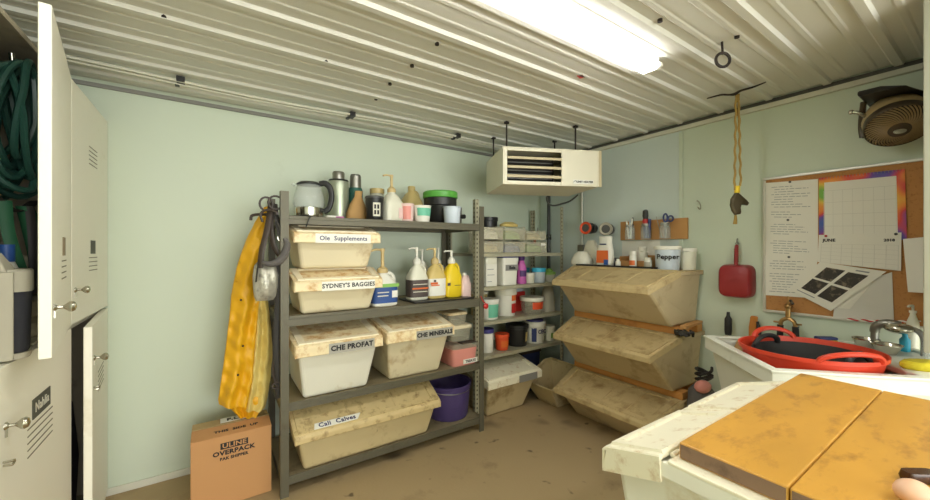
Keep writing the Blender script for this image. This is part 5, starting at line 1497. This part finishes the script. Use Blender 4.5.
# silvery bag
O3 = hp_(266, 282, HYY + .03); 
t = thing('silver_bag', 'crinkled silvery bag hanging beside the rain coat', 'bag', O3)
rows = ((262, 257, 274), (266, 254, 277), (276, 252.5, 279), (288, 253, 278), (297, 254, 276), (301, 256, 273))
rings = []
for k, (py, pl, pr) in enumerate(rows):
    A_ = hp_(pl, py, HYY + .03) - O3; B_ = hp_(pr, py, HYY + .03) - O3
    d = (.012, .03, .04, .042, .036, .015)[k]
    rings.append([(A_.x * (.5 - .5 * math.cos(a_)) + B_.x * (.5 + .5 * math.cos(a_)), -d * math.sin(a_) + .006 * math.sin(5 * a_ + k), A_.z) for a_ in [2 * PI * i / 24 for i in range(24)]])
MB().loft(rings).build('bag', 'silver_bag', t, smooth=True)
strap_px([(266, 240, .03), (262, 252, .02), (258, 266, .0), (256, 282, -.03)], .008, 'strap', 'strap_black', t, O3, HYY)
# long dark strap
O4 = hp_(279, 350, HYY + .02)
t = thing('long_strap', 'long dark girth strap hanging down the rack post to the third shelf', 'strap', O4)
strap_px([(279, 262, .02), (280, 290, .02), (278, 320, .02), (277, 350, .02), (279, 372, .02), (280, 398, .02)], .025, 'strap', 'strap_black', t, O4)
strap_px([(278, 268, .05), (280, 300, .04), (278, 335, .04), (276, 352, .03), (274, 372, .03), (278, 386, .02)], .016, 'strap', 'leather_dark', t, O4)
b = MB(); c0 = hp_(277, 386, HYY - .0) - O4
b.tube([(c0.x + .025 * math.cos(k), c0.y + .01, c0.z + .018 * math.sin(k)) for k in [2 * PI * i / 14 for i in range(14)]], .006, 6, closed=True); b.build('buckle', 'leather_dark', t, smooth=True)
# pale blue strap behind
# cardboard box
bx0, bx1, by_0, by_1 = -.105, .30, 2.59, 2.86
t = thing('cardboard_box', 'brown cardboard shipping box on the floor under the rain coat', 'box', ((bx0 + bx1) / 2, (by_0 + by_1) / 2, .0015))
w2, d2, h2 = (bx1 - bx0) / 2, (by_1 - by_0) / 2, .405
MB().box(-w2, w2, -d2, d2, 0, h2).build('box', 'cardboard', t, bevel=.003)
b = MB()
b.loft([[(-w2, -d2, h2 + .0005), (w2, -d2, h2 + .0005), (w2, -.004, h2 + .012), (-w2, -.004, h2 + .012)], [(-w2, -d2, h2 + .004), (w2, -d2, h2 + .004), (w2, -.004, h2 + .016), (-w2, -.004, h2 + .016)]])
fa = b.build('flap', 'cardboard', t)
b = MB(); b.loft([[(-w2, .004, h2 + .014), (w2, .004, h2 + .014), (w2, d2, h2 + .0005), (-w2, d2, h2 + .0005)], [(-w2, .004, h2 + .018), (w2, .004, h2 + .018), (w2, d2, h2 + .004), (-w2, d2, h2 + .004)]])
fb = b.build('flap', 'cardboard_pale', t)
text('THIS  SIDE  UP', .034, 'black_ink', fa, (.02, -.075, h2 + .0095), rot=(math.atan2(.0115, d2 - .004), 0, 0), bold=.0016)
n = MB().box(-.06, .08, .03, .10, h2 + .0165, h2 + .0185).build('label', 'white_label', fb)
text('F.L.', .05, 'black_ink', n, (.01, .062, h2 + .019), rot=(0, 0, 0), bold=.002)
pl = MB().box(-.062, .077, -d2 - .0014, -d2, .332, .368).build('ink_block', 'black_ink', t)
text('ULINE', .036, 'cardboard', pl, (.0075, -d2 - .0026, .350), sx=1.2, bold=.0008)
text('OVERPACK', .036, 'black_ink', t, (.006, -d2 - .0012, .310), sx=1.12, bold=.0014)
text('PAK SHIPPER', .024, 'black_ink', t, (.006, -d2 - .0012, .276), sx=1.0, bold=.0009)

# ================================================================== CAMERA AND LIGHT
cam = bpy.data.cameras.new('camera'); co = bpy.data.objects.new('camera', cam); COL.objects.link(co)
cam.sensor_width = 36; cam.sensor_fit = 'HORIZONTAL'; cam.lens = F / 930 * 36
cam.shift_y = -(250 - CY) / 930
cam.clip_start = .02
co.location = (0, 0, H); co.rotation_euler = (PI / 2, 0, -TH)
SC.camera = co

w = bpy.data.worlds.new('world'); SC.world = w; w.use_nodes = True
w.node_tree.nodes['Background'].inputs[0].default_value = (.9, .95, 1, 1)
w.node_tree.nodes['Background'].inputs[1].default_value = .3
# added fill light behind the camera, coloured like daylight; no doorway is built
def area(name, loc, tgt, sx, sy, power, col):
    l = bpy.data.lights.new(name, 'AREA'); l.shape = 'RECTANGLE'; l.size = sx; l.size_y = sy; l.energy = power; l.color = col
    o = bpy.data.objects.new(name, l); COL.objects.link(o); o.location = loc
    o.rotation_euler = (Vector(tgt) - Vector(loc)).to_track_quat('-Z', 'Y').to_euler()
    return o
area('added_fill_light', (1.0, -4.15, 1.2), (.9, 2.0, 1.2), 3.8, 2.2, 60, (.97, .99, 1.0))

SC.view_settings.view_transform = 'Standard'
SC.view_settings.look = 'None'
SC.view_settings.gamma = 1.0
SC.view_settings.use_curve_mapping = False
SC.view_settings.exposure = 1.68
try:
    SC.cycles.use_denoising = True
    SC.cycles.max_bounces = 8
    SC.cycles.diffuse_bounces = 5
    SC.cycles.transmission_bounces = 6
    SC.cycles.sample_clamp_indirect = 6
    SC.cycles.caustics_reflective = False
    SC.cycles.caustics_refractive = False
except Exception:
    pass
